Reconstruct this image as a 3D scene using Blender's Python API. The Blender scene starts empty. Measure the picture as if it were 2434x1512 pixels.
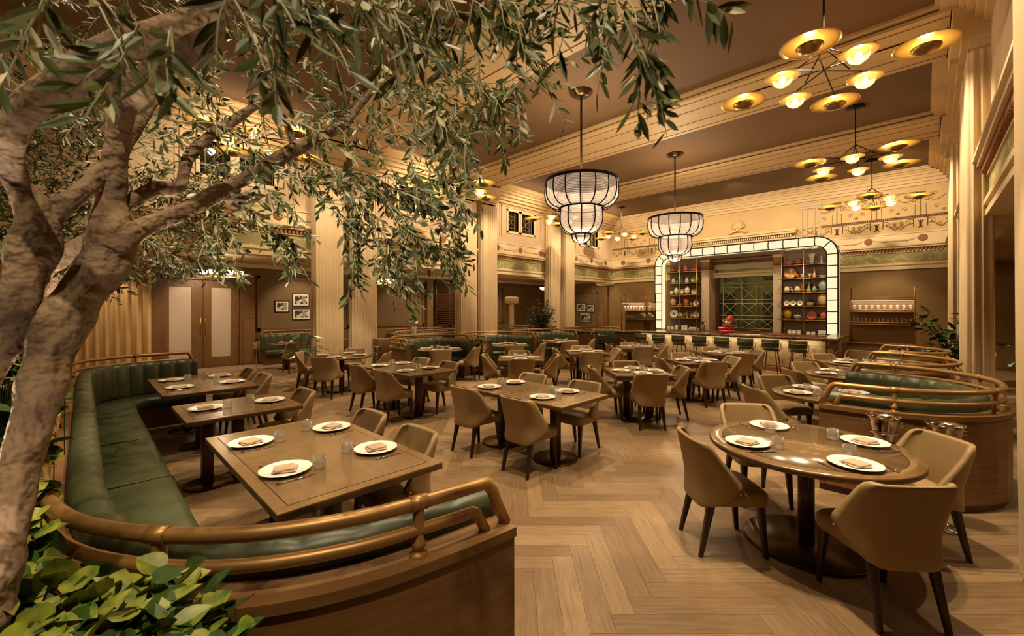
import bpy, math, random
from mathutils import Vector, Matrix, noise
R=math.radians; PI=math.pi
rnd=random.Random(7)
sc=bpy.context.scene; COL=sc.collection
# ---------------------------------------------------------------- camera, world, exposure
cd=bpy.data.cameras.new('camera'); cam=bpy.data.objects.new('camera',cd); COL.objects.link(cam)
F=997.0; CX=1217.0; V0=733.0; EYE=1.8; YAW=R(44.4)
cam.location=(0,0,EYE); cam.rotation_euler=(R(90),0,YAW)
cd.sensor_width=36; cd.lens=36*F/2434; cd.shift_y=-23/2434; cd.clip_start=.05; cd.clip_end=200
cd.dof.use_dof=True; cd.dof.focus_distance=5.0; cd.dof.aperture_fstop=5.6
sc.camera=cam
w=bpy.data.worlds.new('world'); sc.world=w; w.use_nodes=True
w.node_tree.nodes['Background'].inputs[0].default_value=(1,.72,.42,1)
w.node_tree.nodes['Background'].inputs[1].default_value=.02
sc.view_settings.view_transform='Standard'; sc.view_settings.look='None'
sc.view_settings.exposure=0.22; sc.view_settings.gamma=1; sc.view_settings.use_curve_mapping=False
cy=sc.cycles
cy.max_bounces=6; cy.diffuse_bounces=3; cy.glossy_bounces=3; cy.transmission_bounces=4; cy.transparent_max_bounces=10
cy.caustics_reflective=False; cy.caustics_refractive=False; cy.sample_clamp_indirect=4; cy.sample_clamp_direct=0
WARM=(1,.79,.52)
def lamp(kind,loc,power,col=WARM,size=.1,target=None,angle=60,blend=.3,name='room_light'):
    l=bpy.data.lights.new(name,kind); l.energy=power; l.color=col
    if kind=='SPOT': l.spot_size=R(angle); l.spot_blend=blend; l.shadow_soft_size=size
    elif kind=='POINT': l.shadow_soft_size=size
    elif kind=='AREA':
        l.shape='RECTANGLE'; l.size,l.size_y=size
    o=bpy.data.objects.new(name,l); COL.objects.link(o); o.location=loc
    if target is not None:
        o.rotation_euler=(Vector(target)-Vector(loc)).to_track_quat('-Z','Y').to_euler()
    return o
XL=-11.13; XR=.66; YB=18.5; ZC=6.2; YF=-2.2; XW=-15.5; XE=3.6
PAIRS=[4.07,8.65,13.26]          # start of each pair of pilasters along the colonnades
# unseen spots added under the ceiling, aimed straight down at the tables
for (x,y,p,a) in [(-.9,3.3,1,62),(.1,4.9,.5,60),(-3.6,4.4,.95,60),(-6.4,4.4,.95,62),(-9.0,4.4,.9,60),(-3.0,1.4,.55,62),(-5.2,1.5,.5,62),(-7.6,1.5,.5,62),
                  (-2.6,2.9,.6,70),(-6.0,7.1,.85,60),(-3.3,7.1,.85,60),(-.9,7.0,.8,60),(-8.9,7.1,.8,60),(-5.8,9.6,.85,60),(-3.2,9.4,.85,60),(-.9,9.4,.7,60),(-8.6,9.6,.8,60),
                  (-5.0,12.3,.9,66),(-2.2,12.3,.9,66),(-8.2,12.6,.8,66),(-13,4.6,.0,70)]:
    if p: lamp('SPOT',(x,y,6.0),760*p,WARM,.035,(x+.05,y,0),a*.82,.2,'added_down_spot')
# unseen warm lamps added to brighten walls, ceiling, curtains and aisles
for (x,y) in [(-10.2,2.4),(-10.2,7.18),(-10.2,11.78),(-10.2,16.4)]:
    lamp('AREA',(x,y,5.7),9,WARM,(.1,2.4),(x*1.0+(.0 if x<-5 else 0),y,9),name='added_cornice_fill')  # added upward area lamps for the ceiling edge, no fitting there
for x in (-9.6,-7.2,-4.8,-2.4,-.4):
    lamp('SPOT',(x,15.4,6.0),330,WARM,.1,(x,18.5,4.3),100,1,'added_wall_fill')  # added to brighten the upper back wall
for x in (-7.25,-2.95,-5.1): lamp('SPOT',(x,14.9,5.9),330 if x!=-5.1 else 120,WARM,.06,(x,17.9,2.2),34,.6,'added_shelf_fill')  # added spots that brighten the shelves behind the bar
for y in (2.4,7.2,11.8,16.2):
    lamp('SPOT',(-8.9,y,6.0),330,WARM,.08,(-11.1,y,4.2),100,.6,'added_wall_fill'); lamp('SPOT',(-8.6,y+2.3,6.0),420,WARM,.08,(-10.8,y+2.3,2.6),70,.6,'added_wall_fill')  # added to brighten the left wall and its curtains
for y in (4.3,9.2,13.8):
    lamp('SPOT',(-1.2,y-.8,6.0),760,WARM,.08,(.5,y,2.6),70,.6,'added_wall_fill')  # added to brighten the right-hand curtains
for x in (-3.2,-4.8,-6.6): lamp('SPOT',(x,.6,6.0),460,WARM,.05,(x,.35,0),36,.5,'added_down_spot')  # unseen spots added to brighten the near bench seat
for (x,y) in [(-13.6,2.4),(-13.3,6.0),(-13.3,9.5),(-13.3,13.5),(-9.5,16.6),(2.2,6),(2.2,10)]:
    lamp('SPOT',(x,y,3.0),95,WARM,.1,(x,y,0),140,.7,'added_aisle_fill')  # added fill for the side aisles, no fitting modelled
for (x,y,tx,ty,p) in [(-14.2,2.4,XW,2.5,85),(-14.1,11.6,XW,11.4,110),(-14.2,5.2,XW,5.2,75),(-14.2,9.3,XW,9.3,50),(-11.6,16.6,-11.6,18.5,60),(-8.3,16.8,-8.3,18.5,45),(-.9,16.8,-.9,18.5,55),(-14.2,14,XW,14,45),(-14.2,.2,XW,.2,70)]:
    lamp('SPOT',(x,y,3.0),p,WARM,.06,(tx,ty,1.4),90,.6,'added_panel_fill')  # added fill on doors, shutters and wall panels, no fittings there
lamp('SPOT',(-1.15,-.25,1.0),14,(1,.8,.62),.03,(-1.6,.2,2.6),90,.5,'tree_uplight')
lamp('SPOT',(-1.75,-.3,1.15),60,(1,.84,.62),.04,(-1.5,.9,2.9),110,.6,'tree_uplight')
lamp('SPOT',(.25,-.5,5.9),620,WARM,.05,(-1.5,.9,.3),44,.5,'added_down_spot')  # unseen spot added to brighten the near banquette's wood panel
lamp('SPOT',(-.95,-.3,1.05),34,(1,.85,.6),.03,(-.35,.8,2.5),100,.6,'tree_uplight')  # extra spot added to brighten the closest leaves
lamp('SPOT',(-2.5,-.5,1.2),80,(1,.75,.6),.03,(-2.4,.6,3.1),90,.5,'tree_uplight')
lamp('SPOT',(-6.4,-.6,1.2),120,(1,.78,.6),.03,(-7.0,-.4,3.0),90,.5,'tree_uplight')
lamp('SPOT',(-1.5,-.9,2.9),24,(1,.88,.5),.05,(-1.5,.0,1.0),80,.5,'planter_light')
# ---------------------------------------------------------------- materials
def N(nt,t,**k):
    n=nt.nodes.new(t)
    for a,b in k.items(): setattr(n,a,b)
    return n
def hexc(h):
    h=h.lstrip('#'); c=[int(h[i:i+2],16)/255 for i in (0,2,4)]
    return tuple((x/12.92 if x<=.04045 else ((x+.055)/1.055)**2.4) for x in c)
MATS={}
def mk(name,c,rough=.5,metal=0,c2=None,scale=8,stretch=(1,1,1),bump=0,bscale=60,coord='Object',detail=3,spec=.5,coat=0,emit=None,es=0,sub=0,wave=None,trans=0):
    if isinstance(c,str): c=hexc(c)
    if isinstance(c2,str): c2=hexc(c2)
    m=bpy.data.materials.new(name); m.use_nodes=True; nt=m.node_tree; b=nt.nodes['Principled BSDF']
    b.inputs['Base Color'].default_value=(*c,1); b.inputs['Roughness'].default_value=rough; b.inputs['Metallic'].default_value=metal
    b.inputs['Specular IOR Level'].default_value=spec; b.inputs['Coat Weight'].default_value=coat
    if emit: b.inputs['Emission Color'].default_value=(*emit,1); b.inputs['Emission Strength'].default_value=es
    tc=N(nt,'ShaderNodeTexCoord'); mp=N(nt,'ShaderNodeMapping'); mp.inputs['Scale'].default_value=stretch
    nt.links.new(tc.outputs[coord],mp.inputs[0])
    if c2:
        if wave:
            t=N(nt,'ShaderNodeTexWave'); t.inputs['Scale'].default_value=scale; t.inputs['Distortion'].default_value=wave; t.inputs['Detail'].default_value=3; t.inputs['Detail Scale'].default_value=1.5
        else:
            t=N(nt,'ShaderNodeTexNoise'); t.inputs['Scale'].default_value=scale; t.inputs['Detail'].default_value=detail
        nt.links.new(mp.outputs[0],t.inputs['Vector'])
        rp=N(nt,'ShaderNodeValToRGB'); rp.color_ramp.elements[0].color=(*c,1); rp.color_ramp.elements[1].color=(*c2,1)
        rp.color_ramp.elements[0].position=.3; rp.color_ramp.elements[1].position=.7
        nt.links.new(t.outputs['Fac'],rp.inputs[0]); nt.links.new(rp.outputs[0],b.inputs['Base Color'])
    if bump:
        t2=N(nt,'ShaderNodeTexNoise'); t2.inputs['Scale'].default_value=bscale; nt.links.new(mp.outputs[0],t2.inputs['Vector'])
        bp=N(nt,'ShaderNodeBump'); bp.inputs['Strength'].default_value=bump; bp.inputs['Distance'].default_value=.01 if bump<.9 else .04
        nt.links.new(t2.outputs['Fac'],bp.inputs['Height']); nt.links.new(bp.outputs[0],b.inputs['Normal'])
    MATS[name]=m; return m
def thin_glass(name,col=(1,1,1),refl=.12,rough=.02,body=0.0):
    m=bpy.data.materials.new(name); m.use_nodes=True; nt=m.node_tree; nt.nodes.clear()
    o=N(nt,'ShaderNodeOutputMaterial'); t=N(nt,'ShaderNodeBsdfTransparent'); g=N(nt,'ShaderNodeBsdfGlossy'); mx=N(nt,'ShaderNodeMixShader')
    fr=N(nt,'ShaderNodeLayerWeight'); fr.inputs['Blend'].default_value=.35
    ma=N(nt,'ShaderNodeMath',operation='MULTIPLY_ADD'); ma.inputs[1].default_value=.5; ma.inputs[2].default_value=refl
    t.inputs[0].default_value=(*col,1); g.inputs['Roughness'].default_value=rough
    nt.links.new(fr.outputs['Facing'],ma.inputs[0]); nt.links.new(ma.outputs[0],mx.inputs[0]); nt.links.new(t.outputs[0],mx.inputs[1]); nt.links.new(g.outputs[0],mx.inputs[2])
    if body:
        d=N(nt,'ShaderNodeBsdfDiffuse'); d.inputs[0].default_value=(*col,1); m2=N(nt,'ShaderNodeMixShader'); m2.inputs[0].default_value=body
        nt.links.new(mx.outputs[0],m2.inputs[1]); nt.links.new(d.outputs[0],m2.inputs[2]); nt.links.new(m2.outputs[0],o.inputs[0])
    else: nt.links.new(mx.outputs[0],o.inputs[0])
    MATS[name]=m; return m
def emis(name,col,s):
    m=bpy.data.materials.new(name); m.use_nodes=True; nt=m.node_tree; nt.nodes.clear()
    o=N(nt,'ShaderNodeOutputMaterial'); e=N(nt,'ShaderNodeEmission'); e.inputs[0].default_value=(*col,1); e.inputs[1].default_value=s
    nt.links.new(e.outputs[0],o.inputs[0]); MATS[name]=m; return m
mk('tan','#987d54',.55,c2='#8d724a',scale=3,bump=.06,bscale=220)
mk('leg','#2c1710',.35)
mk('walnut','#6b4a2a',.42,c2='#54371c',scale=3,stretch=(1,9,14),bump=.03,bscale=30)
mk('walnut_v','#7b5832',.42,c2='#644524',scale=3,stretch=(9,9,1),bump=.03,bscale=30)
mk('oakpanel','#805c34',.45,c2='#694926',scale=2.2,stretch=(1,1,14),bump=.03,bscale=30)
mk('darkwood','#4a2914',.4,c2='#38200f',scale=3,stretch=(1,1,12))
mk('tabletop','#785f3f',.2,c2='#6c5435',scale=3,stretch=(1,6,1),detail=6,coat=.3)
mk('tabletop_edge','#6c4d2c',.35,c2='#593d20',scale=5,stretch=(7,7,1))
mk('tablerim','#80633f',.22,c2='#6e5230',scale=5,stretch=(7,1,1),coat=.3)
mk('inlay','#2e1a0c',.4)
mk('pedestal','#3b2110',.3,c2='#4a2b15',scale=4,stretch=(6,6,1))
mk('bronze','#5b4526',.28,.9)
mk('green','#41462a',.42,c2='#33381f',scale=4,bump=.05,bscale=120)
mk('brassrail','#a07a48',.42,.55)
mk('brass','#b58a45',.3,.9)
mk('gold','#e0ae50',.35,.25,c2='#d6a244',scale=4)
mk('capbronze','#8a6a36',.35,.9)
mk('blackmetal','#241812',.4,.7)
mk('silver','#d8d0c4',.12,1)
mk('china','#f3ece0',.18,spec=.6,coat=.3)
mk('linen','#b89f82',.8,c2='#ad9476',scale=30)
mk('drape','#d3ba93',.75,c2='#cab088',scale=2,bump=.05,bscale=150)
mk('drape_gold','#cdaa74',.75,c2='#c09c66',scale=2,bump=.05,bscale=150)
mk('cream','#cfb385',.6,c2='#c8ab7b',scale=2)
mk('cream2','#d8c096',.6)
mk('plaster','#c9a977',.7,c2='#c0a06c',scale=1.5,bump=.02)
mk('plasterpink','#cdb291',.7,c2='#c4a784',scale=1.5)
mk('taupe','#6d5236',.75,c2='#664c31',scale=.8)
mk('wallbrown','#82622f',.6,c2='#775828',scale=1.2,stretch=(1,1,2))
mk('panelfab','#7c6243',.85,c2='#735a3d',scale=40,bump=.04,bscale=200)
mk('stone','#a58560',.6,c2='#7f6342',scale=3,detail=8)
mk('bark','#513d2b',.85,c2='#977d60',scale=7,bump=1.0,bscale=22,detail=10)
mk('leaf_top','#5d6432',.45,c2='#424e28',scale=5)
mk('leaf_pale','#b0aa84',.55)
mk('leaf_green','#3f5a1c',.45,c2='#2a4213',scale=3)
mk('leaf_lime','#a8a83e',.45,c2='#4a6a22',scale=22)
mk('leaf_dark','#22331a',.4)
mk('soil','#24180e',.9)
mk('olive_skin','#241a18',.3)
mk('black','#100c08',.4)
mk('white','#e8e2d4',.5)
mk('clay','#b0602c',.6); mk('terracotta','#b9572c',.5); mk('yellowglaze','#b98a1c',.3); mk('peach','#c79a70',.5)
mk('redglass','#8c1420',.1,coat=.5); mk('pinkglass','#b8626a',.15,coat=.5); mk('greenglass','#3d6a2a',.15,coat=.5); mk('amber','#b0781e',.25,coat=.3); mk('paleglaze','#cfc3a4',.35); mk('celadon','#8f9a80',.3)
mk('red','#b3141c',.22,coat=.5)
mk('potwhite','#b8a284',.6)
mk('medallion','#8c5c38',.7); mk('dentil','#8f5a30',.7); mk('vine','#6e5a34',.8); mk('vinedark','#4c2a22',.8)
mk('facade','#7a7350',.8); mk('facadedark','#2c2c20',.8)
mk('flower','#dfe0a8',.6,c2='#cfd67c',scale=20); mk('flower_white','#efe8d6',.6)
thin_glass('glass',(.98,.97,.95),.12,.04,.06); mk('rackpanel','#8a6a45',.32,.35); thin_glass('pane',(.55,.58,.48),.10,.02); mk('frost','#bfab97',.35)
thin_glass('pale_crystal',(1,.95,.88),.2,.08,.25)
emis('bulb',(1,.86,.6),22); emis('strip',(1,.84,.5),.95); emis('underbar',(1,.88,.62),7)
mk('opal','#efe6d2',.4,emit=(1,.86,.6),es=2.6)
# crystal rods of the chandeliers: a lit, ribbed glass skin
def crystal():
    m=bpy.data.materials.new('crystal'); m.use_nodes=True; nt=m.node_tree; b=nt.nodes['Principled BSDF']
    b.inputs['Base Color'].default_value=(.62,.5,.4,1); b.inputs['Roughness'].default_value=.18; b.inputs['Alpha'].default_value=.8
    tc=N(nt,'ShaderNodeTexCoord'); wv=N(nt,'ShaderNodeTexWave'); wv.bands_direction='Z'; wv.inputs['Scale'].default_value=11; wv.inputs['Distortion'].default_value=2.5
    ns=N(nt,'ShaderNodeTexNoise'); ns.inputs['Scale'].default_value=5
    mp=N(nt,'ShaderNodeMapping')
    nt.links.new(tc.outputs['Object'],wv.inputs[0]); nt.links.new(tc.outputs['Object'],ns.inputs[0])
    mx=N(nt,'ShaderNodeMath',operation='MULTIPLY'); nt.links.new(wv.outputs['Fac'],mx.inputs[0]); nt.links.new(ns.outputs['Fac'],mx.inputs[1])
    mr=N(nt,'ShaderNodeMapRange'); mr.inputs[3].default_value=.02; mr.inputs[4].default_value=.85; nt.links.new(mx.outputs[0],mr.inputs[0])
    b.inputs['Emission Color'].default_value=(1,.84,.66,1); nt.links.new(mr.outputs[0],b.inputs['Emission Strength'])
    bp=N(nt,'ShaderNodeBump'); bp.inputs['Strength'].default_value=.6; nt.links.new(wv.outputs['Fac'],bp.inputs['Height']); nt.links.new(bp.outputs[0],b.inputs['Normal'])
    MATS['crystal']=m
crystal()
def floor_mat():
    m=bpy.data.materials.new('planks'); m.use_nodes=True; nt=m.node_tree; b=nt.nodes['Principled BSDF']
    uv=N(nt,'ShaderNodeUVMap'); uv.uv_map='grain'; at=N(nt,'ShaderNodeAttribute'); at.attribute_name='tone'
    mp=N(nt,'ShaderNodeMapping'); mp.inputs['Scale'].default_value=(1.6,22,1)
    ns=N(nt,'ShaderNodeTexNoise'); ns.inputs['Scale'].default_value=2.2; ns.inputs['Detail'].default_value=7; ns.inputs['Roughness'].default_value=.65; ns.inputs['Distortion'].default_value=.6
    nt.links.new(uv.outputs[0],mp.inputs[0]); nt.links.new(mp.outputs[0],ns.inputs['Vector'])
    r1=N(nt,'ShaderNodeValToRGB'); r1.color_ramp.elements[0].color=(*hexc('#6b553c'),1); r1.color_ramp.elements[1].color=(*hexc('#957b59'),1)
    r1.color_ramp.elements[0].position=.25; r1.color_ramp.elements[1].position=.75
    nt.links.new(ns.outputs['Fac'],r1.inputs[0])
    r2=N(nt,'ShaderNodeValToRGB'); e=r2.color_ramp.elements; e[0].color=(.66,.61,.55,1); e[1].color=(1.08,1.05,1.0,1)
    nt.links.new(at.outputs['Fac'],r2.inputs[0])
    mx=N(nt,'ShaderNodeMix',data_type='RGBA',blend_type='MULTIPLY'); mx.inputs[0].default_value=1
    nt.links.new(r1.outputs[0],mx.inputs[6]); nt.links.new(r2.outputs[0],mx.inputs[7]); nt.links.new(mx.outputs[2],b.inputs['Base Color'])
    b.inputs['Roughness'].default_value=.42
    bp=N(nt,'ShaderNodeBump'); bp.inputs['Strength'].default_value=.05; nt.links.new(ns.outputs['Fac'],bp.inputs['Height']); nt.links.new(bp.outputs[0],b.inputs['Normal'])
    MATS['planks']=m
floor_mat()
def ramp_mat(name,cols,scale,rough,tex='noise',stretch=(1,1,1),detail=8,dist=0,bump=0,coord='Object'):
    m=bpy.data.materials.new(name); m.use_nodes=True; nt=m.node_tree; b=nt.nodes['Principled BSDF']; b.inputs['Roughness'].default_value=rough
    tc=N(nt,'ShaderNodeTexCoord'); mp=N(nt,'ShaderNodeMapping'); mp.inputs['Scale'].default_value=stretch; nt.links.new(tc.outputs[coord],mp.inputs[0])
    if tex=='noise': t=N(nt,'ShaderNodeTexNoise'); t.inputs['Detail'].default_value=detail; t.inputs['Distortion'].default_value=dist
    else: t=N(nt,'ShaderNodeTexWave'); t.inputs['Distortion'].default_value=dist; t.inputs['Detail'].default_value=detail
    t.inputs['Scale'].default_value=scale; nt.links.new(mp.outputs[0],t.inputs['Vector'])
    rp=N(nt,'ShaderNodeValToRGB'); els=rp.color_ramp.elements
    for i,(p,c) in enumerate(cols):
        e=els[i] if i<2 else els.new(p); e.position=p; e.color=(*hexc(c),1)
    nt.links.new(t.outputs['Fac'],rp.inputs[0]); nt.links.new(rp.outputs[0],b.inputs['Base Color'])
    if bump:
        bp=N(nt,'ShaderNodeBump'); bp.inputs['Strength'].default_value=bump; bp.inputs['Distance'].default_value=.02; nt.links.new(t.outputs['Fac'],bp.inputs['Height']); nt.links.new(bp.outputs[0],b.inputs['Normal'])
    MATS[name]=m
ramp_mat('marble',[(.30,'#7a5a34'),(.44,'#b4966c'),(.5,'#6d4f2c'),(.56,'#c0a580'),(.75,'#93744c')],1.6,.15,dist=2.5)
ramp_mat('counterstone',[(.3,'#6a4a2e'),(.46,'#a5825a'),(.5,'#4a301c'),(.6,'#94704a')],2.2,.15,dist=2.0,stretch=(.5,1,1))
ramp_mat('rockface',[(.3,'#8a6c44'),(.5,'#c2a57a'),(.7,'#a38258')],3.0,.6,dist=1.5,bump=1.0)
ramp_mat('friezegreen',[(.40,'#918856'),(.49,'#958c5a'),(.53,'#bdb07c'),(.6,'#978d58')],3.2,.7,dist=1.2,detail=1,stretch=(1,1,1.3))
ramp_mat('carpet',[(.35,'#7c6242'),(.5,'#a28560'),(.65,'#8b6f4c')],9,.9,detail=6,stretch=(1,3,1))
ramp_mat('photo_print',[(.42,'#1c1712'),(.5,'#6b5f4c'),(.56,'#cfc4ac'),(.7,'#e6dcc6')],7,.3,detail=6)
# ---------------------------------------------------------------- mesh helper
class MB:
    def __init__(s): s.v=[]; s.f=[]; s.m=[]; s.sm=[]; s.mi=0; s.smooth=False
    def add(s,vs,fs,smooth=None):
        n=len(s.v); s.v+= [tuple(p) for p in vs]
        sm=s.smooth if smooth is None else smooth
        for f in fs: s.f.append(tuple(i+n for i in f)); s.m.append(s.mi); s.sm.append(sm)
    def box(s,x0,x1,y0,y1,z0,z1,M=None):
        vs=[(x,y,z) for z in (z0,z1) for y in (y0,y1) for x in (x0,x1)]
        if M: vs=[M@Vector(p) for p in vs]
        s.add(vs,[(0,2,3,1),(4,5,7,6),(0,1,5,4),(2,6,7,3),(0,4,6,2),(1,3,7,5)],False)
    def bbox(s,x0,x1,y0,y1,z0,z1,b=.01,M=None,rc=None):
        rc=rc or b*1.5
        def ring(e,z): return rrect(x0+e,x1-e,y0+e,y1-e,max(rc-e*.5,.001),4,z)
        s.loft([ring(b,z0),ring(0,z0+b),ring(0,z1-b),ring(b*.3,z1-b*.3),ring(b,z1)],M=M,caps=True)
    def loft(s,rings,M=None,caps=False,closed=True,smooth=True):
        n=len(rings[0]); vs=[p for r in rings for p in r]
        if M: vs=[M@Vector(p) for p in vs]
        fs=[]
        for i in range(len(rings)-1):
            for j in range(n if closed else n-1):
                a=i*n+j; b=i*n+(j+1)%n; fs.append((a,b,b+n,a+n))
        base=len(s.v); s.add(vs,fs,smooth)
        if caps:
            s.f.append(tuple(base+j for j in reversed(range(n)))); s.m.append(s.mi); s.sm.append(False)
            o=base+(len(rings)-1)*n; s.f.append(tuple(o+j for j in range(n))); s.m.append(s.mi); s.sm.append(False)
    def lathe(s,prof,c=(0,0,0),n=20,M=None,scal=None,sx=1,sy=1,caps=False):
        rings=[]
        for (r,z) in prof:
            rg=[]
            for j in range(n):
                a=2*PI*j/n; k=1+(scal(a,r) if scal else 0)
                rg.append((c[0]+r*k*math.cos(a)*sx,c[1]+r*k*math.sin(a)*sy,c[2]+z))
            rings.append(rg)
        s.loft(rings,M=M,caps=caps)
    def tube(s,pts,r,n=8,caps=True,M=None):
        pts=[Vector(p) for p in pts]; rr=r if isinstance(r,(list,tuple)) else [r]*len(pts)
        t=[]
        for i in range(len(pts)):
            a=pts[max(i-1,0)]; b=pts[min(i+1,len(pts)-1)]; d=(b-a)
            t.append(d.normalized() if d.length>1e-9 else Vector((0,0,1)))
        up=Vector((0,0,1)) if abs(t[0].z)<.9 else Vector((1,0,0))
        nrm=(up-t[0]*up.dot(t[0])).normalized(); rings=[]
        for i,p in enumerate(pts):
            nrm=(nrm-t[i]*nrm.dot(t[i]))
            nrm=nrm.normalized() if nrm.length>1e-6 else t[i].orthogonal().normalized()
            bn=t[i].cross(nrm); rings.append([p+nrm*(rr[i]*math.cos(2*PI*j/n))+bn*(rr[i]*math.sin(2*PI*j/n)) for j in range(n)])
        s.loft(rings,M=M,caps=caps)
    def prism(s,poly,z0,z1,M=None):
        n=len(poly); s.loft([[(x,y,z0) for x,y in poly],[(x,y,z1) for x,y in poly]],M=M,caps=True,smooth=False)
    def sphere(s,c,r,n=10,sz=1):
        s.lathe([(max(r*math.sin(PI*i/n),.0005),-r*sz*math.cos(PI*i/n)) for i in range(n+1)],c=c,n=n+2)
    def sweep(s,path,prof,out=1,ch=None,caps=True,closed=False,smooth=True,z0=0):
        n=len(path); rings=[]; L=0
        for i,p in enumerate(path):
            if closed: a=path[(i-1)%n]; b=path[(i+1)%n]
            else: a=path[max(i-1,0)]; b=path[min(i+1,n-1)]
            tx,ty=b[0]-a[0],b[1]-a[1]; l=math.hypot(tx,ty) or 1; nx,ny=-ty/l*out,tx/l*out
            if i: L+=math.hypot(p[0]-path[i-1][0],p[1]-path[i-1][1])
            c=ch(L) if ch else 0
            rings.append([(p[0]+nx*(q[0]+(q[2]*c if len(q)>2 else 0)),p[1]+ny*(q[0]+(q[2]*c if len(q)>2 else 0)),q[1]+z0+(q[3]*c if len(q)>3 else 0)) for q in prof])
        if closed: rings.append(rings[0])
        s.loft(rings,caps=caps and not closed,smooth=smooth)
    def mesh(s,name,mats):
        me=bpy.data.meshes.new(name); me.from_pydata([tuple(p) for p in s.v],[],s.f)
        if not isinstance(mats,(list,tuple)): mats=[mats]
        for m in mats: me.materials.append(MATS[m])
        me.polygons.foreach_set('material_index',s.m); me.polygons.foreach_set('use_smooth',s.sm); me.validate(); me.update(); return me
    def build(s,name,mats,parent=None,loc=(0,0,0),rz=0):
        return ob(name,s.mesh(name,mats),parent,loc,rz)
def rrect(x0,x1,y0,y1,r,k,z):
    r=min(r,(x1-x0)/2,(y1-y0)/2); out=[]
    for (cx,cy,a0) in ((x1-r,y1-r,0),(x0+r,y1-r,90),(x0+r,y0+r,180),(x1-r,y0+r,270)):
        for i in range(k+1):
            a=R(a0+90*i/k); out.append((cx+r*math.cos(a),cy+r*math.sin(a),z))
    return out
def ob(name,me,parent=None,loc=(0,0,0),rz=0):
    o=bpy.data.objects.new(name,me); COL.objects.link(o); o.location=loc; o.rotation_euler=(0,0,rz)
    if parent: o.parent=parent
    return o
def tag(o,label=None,cat=None,group=None,kind=None):
    if label: o['label']=label
    if cat: o['category']=cat
    if group: o['group']=group
    if kind: o['kind']=kind
    return o
def thing(name,label,cat,loc=(0,0,0),rz=0,group=None): return tag(ob(name,None,None,loc,rz),label,cat,group)
def struct(name,mb,mats,parent=None):
    o=mb.build(name,mats,parent)
    if not parent: o['kind']='structure'
    return o
KIDS={}
def kids(o):
    return [c for c in COL.objects if c.parent==o]
def dup(root,loc=None,rz=None,label=None,group=None):
    def cp(o,par):
        c=o.copy(); COL.objects.link(c); c.parent=par
        if o.name not in KIDS: KIDS[o.name]=kids(o)
        for k in KIDS[o.name]: cp(k,c)
        return c
    r=cp(root,None)
    if loc is not None: r.location=loc
    if rz is not None: r.rotation_euler=(0,0,rz)
    if label: r['label']=label
    if group: r['group']=group
    return r
class Proto:
    """the first placing uses the original, later ones copy it and its parts"""
    def __init__(s,root): s.o=root; s.used=False
    def put(s,loc,rz,label,group=None):
        if not s.used:
            s.used=True; o=s.o; o.location=loc; o.rotation_euler=(0,0,rz); o['label']=label
            if group: o['group']=group
            return o
        return dup(s.o,loc,rz,label,group)
def smooth(pts,n=8,closed=False):
    P=[Vector(p) for p in pts]; out=[]; m=len(P)
    for i in range(m if closed else m-1):
        a,b,c,d=(P[(i-1)%m] if closed or i>0 else P[0]),P[i],P[(i+1)%m],(P[(i+2)%m] if closed or i+2<m else P[-1])
        for k in range(n):
            t=k/n; out.append(.5*((2*b)+(c-a)*t+(2*a-5*b+4*c-d)*t*t+(3*b-3*c+d-a)*t**3))
    if not closed: out.append(P[-1])
    return out
def resample(pts,ds):
    P=[Vector(p) for p in pts]; out=[P[0]]; acc=0
    for a,b in zip(P,P[1:]):
        L=(b-a).length
        if L<1e-9: continue
        t=ds-acc
        while t<=L: out.append(a+(b-a)*(t/L)); t+=ds
        acc=(L-(t-ds))
    if (out[-1]-P[-1]).length>ds*.3: out.append(P[-1])
    return out
def at(u,v,d):
    """the point at distance d along the view, for things measured off the photograph"""
    r=(u-CX)/F; return Vector((d*(-math.sin(YAW)+math.cos(YAW)*r),d*(math.cos(YAW)+math.sin(YAW)*r),EYE-(v-V0)*d/F))
# ================================================================ THE ROOM
# herringbone oak floor: one mesh, every plank its own face and tone
def herringbone():
    W=.145; n=6; a=YAW; ca,sa=math.cos(a),math.sin(a); g=.0009
    vs=[];fs=[];tone=[];uvs=[]
    def put(x0,y0,x1,y1,vert):
        cx,cy=(x0+x1)/2,(y0+y1)/2; X=cx*ca-cy*sa; Y=cx*sa+cy*ca
        if not(-11.35<X<3.9 and -2.6<Y<15.2): return
        b=len(vs)
        for (x,y) in ((x0+g,y0+g),(x1-g,y0+g),(x1-g,y1-g),(x0+g,y1-g)): vs.append((x*ca-y*sa,x*sa+y*ca,0))
        fs.append((b,b+1,b+2,b+3)); t=rnd.random(); tone.append(t); o=rnd.random()*60
        L,w_=(n*W,W)
        uvs.extend([(o,o),(o,o+w_),(o+L,o+w_),(o+L,o)] if vert else [(o,o),(o+L,o),(o+L,o+w_),(o,o+w_)])
    for m in range(-18,19):
        for k in range(-190,190):
            x=(k+2*n*m)*W; y=k*W
            put(x,y,x+n*W,y+W,False); put(x+n*W,y+W-n*W,x+n*W+W,y+W,True)
    b=len(vs); vs.extend([(-11.4,-2.6,-.003),(3.9,-2.6,-.003),(3.9,15.2,-.003),(-11.4,15.2,-.003)]); fs.append((b,b+1,b+2,b+3)); tone.append(0); uvs.extend([(0,0)]*4)
    me=bpy.data.meshes.new('floor'); me.from_pydata(vs,[],fs)
    me.materials.append(MATS['planks']); me.materials.append(MATS['inlay']); me.polygons[-1].material_index=1
    at_=me.attributes.new('tone','FLOAT','FACE'); at_.data.foreach_set('value',tone)
    uv=me.uv_layers.new(name='grain')
    for p in me.polygons:
        for j,li in enumerate(p.loop_indices): uv.data[li].uv=uvs[p.index*4+j]
    return ob('floor',me)
herringbone()['kind']='structure'
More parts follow.
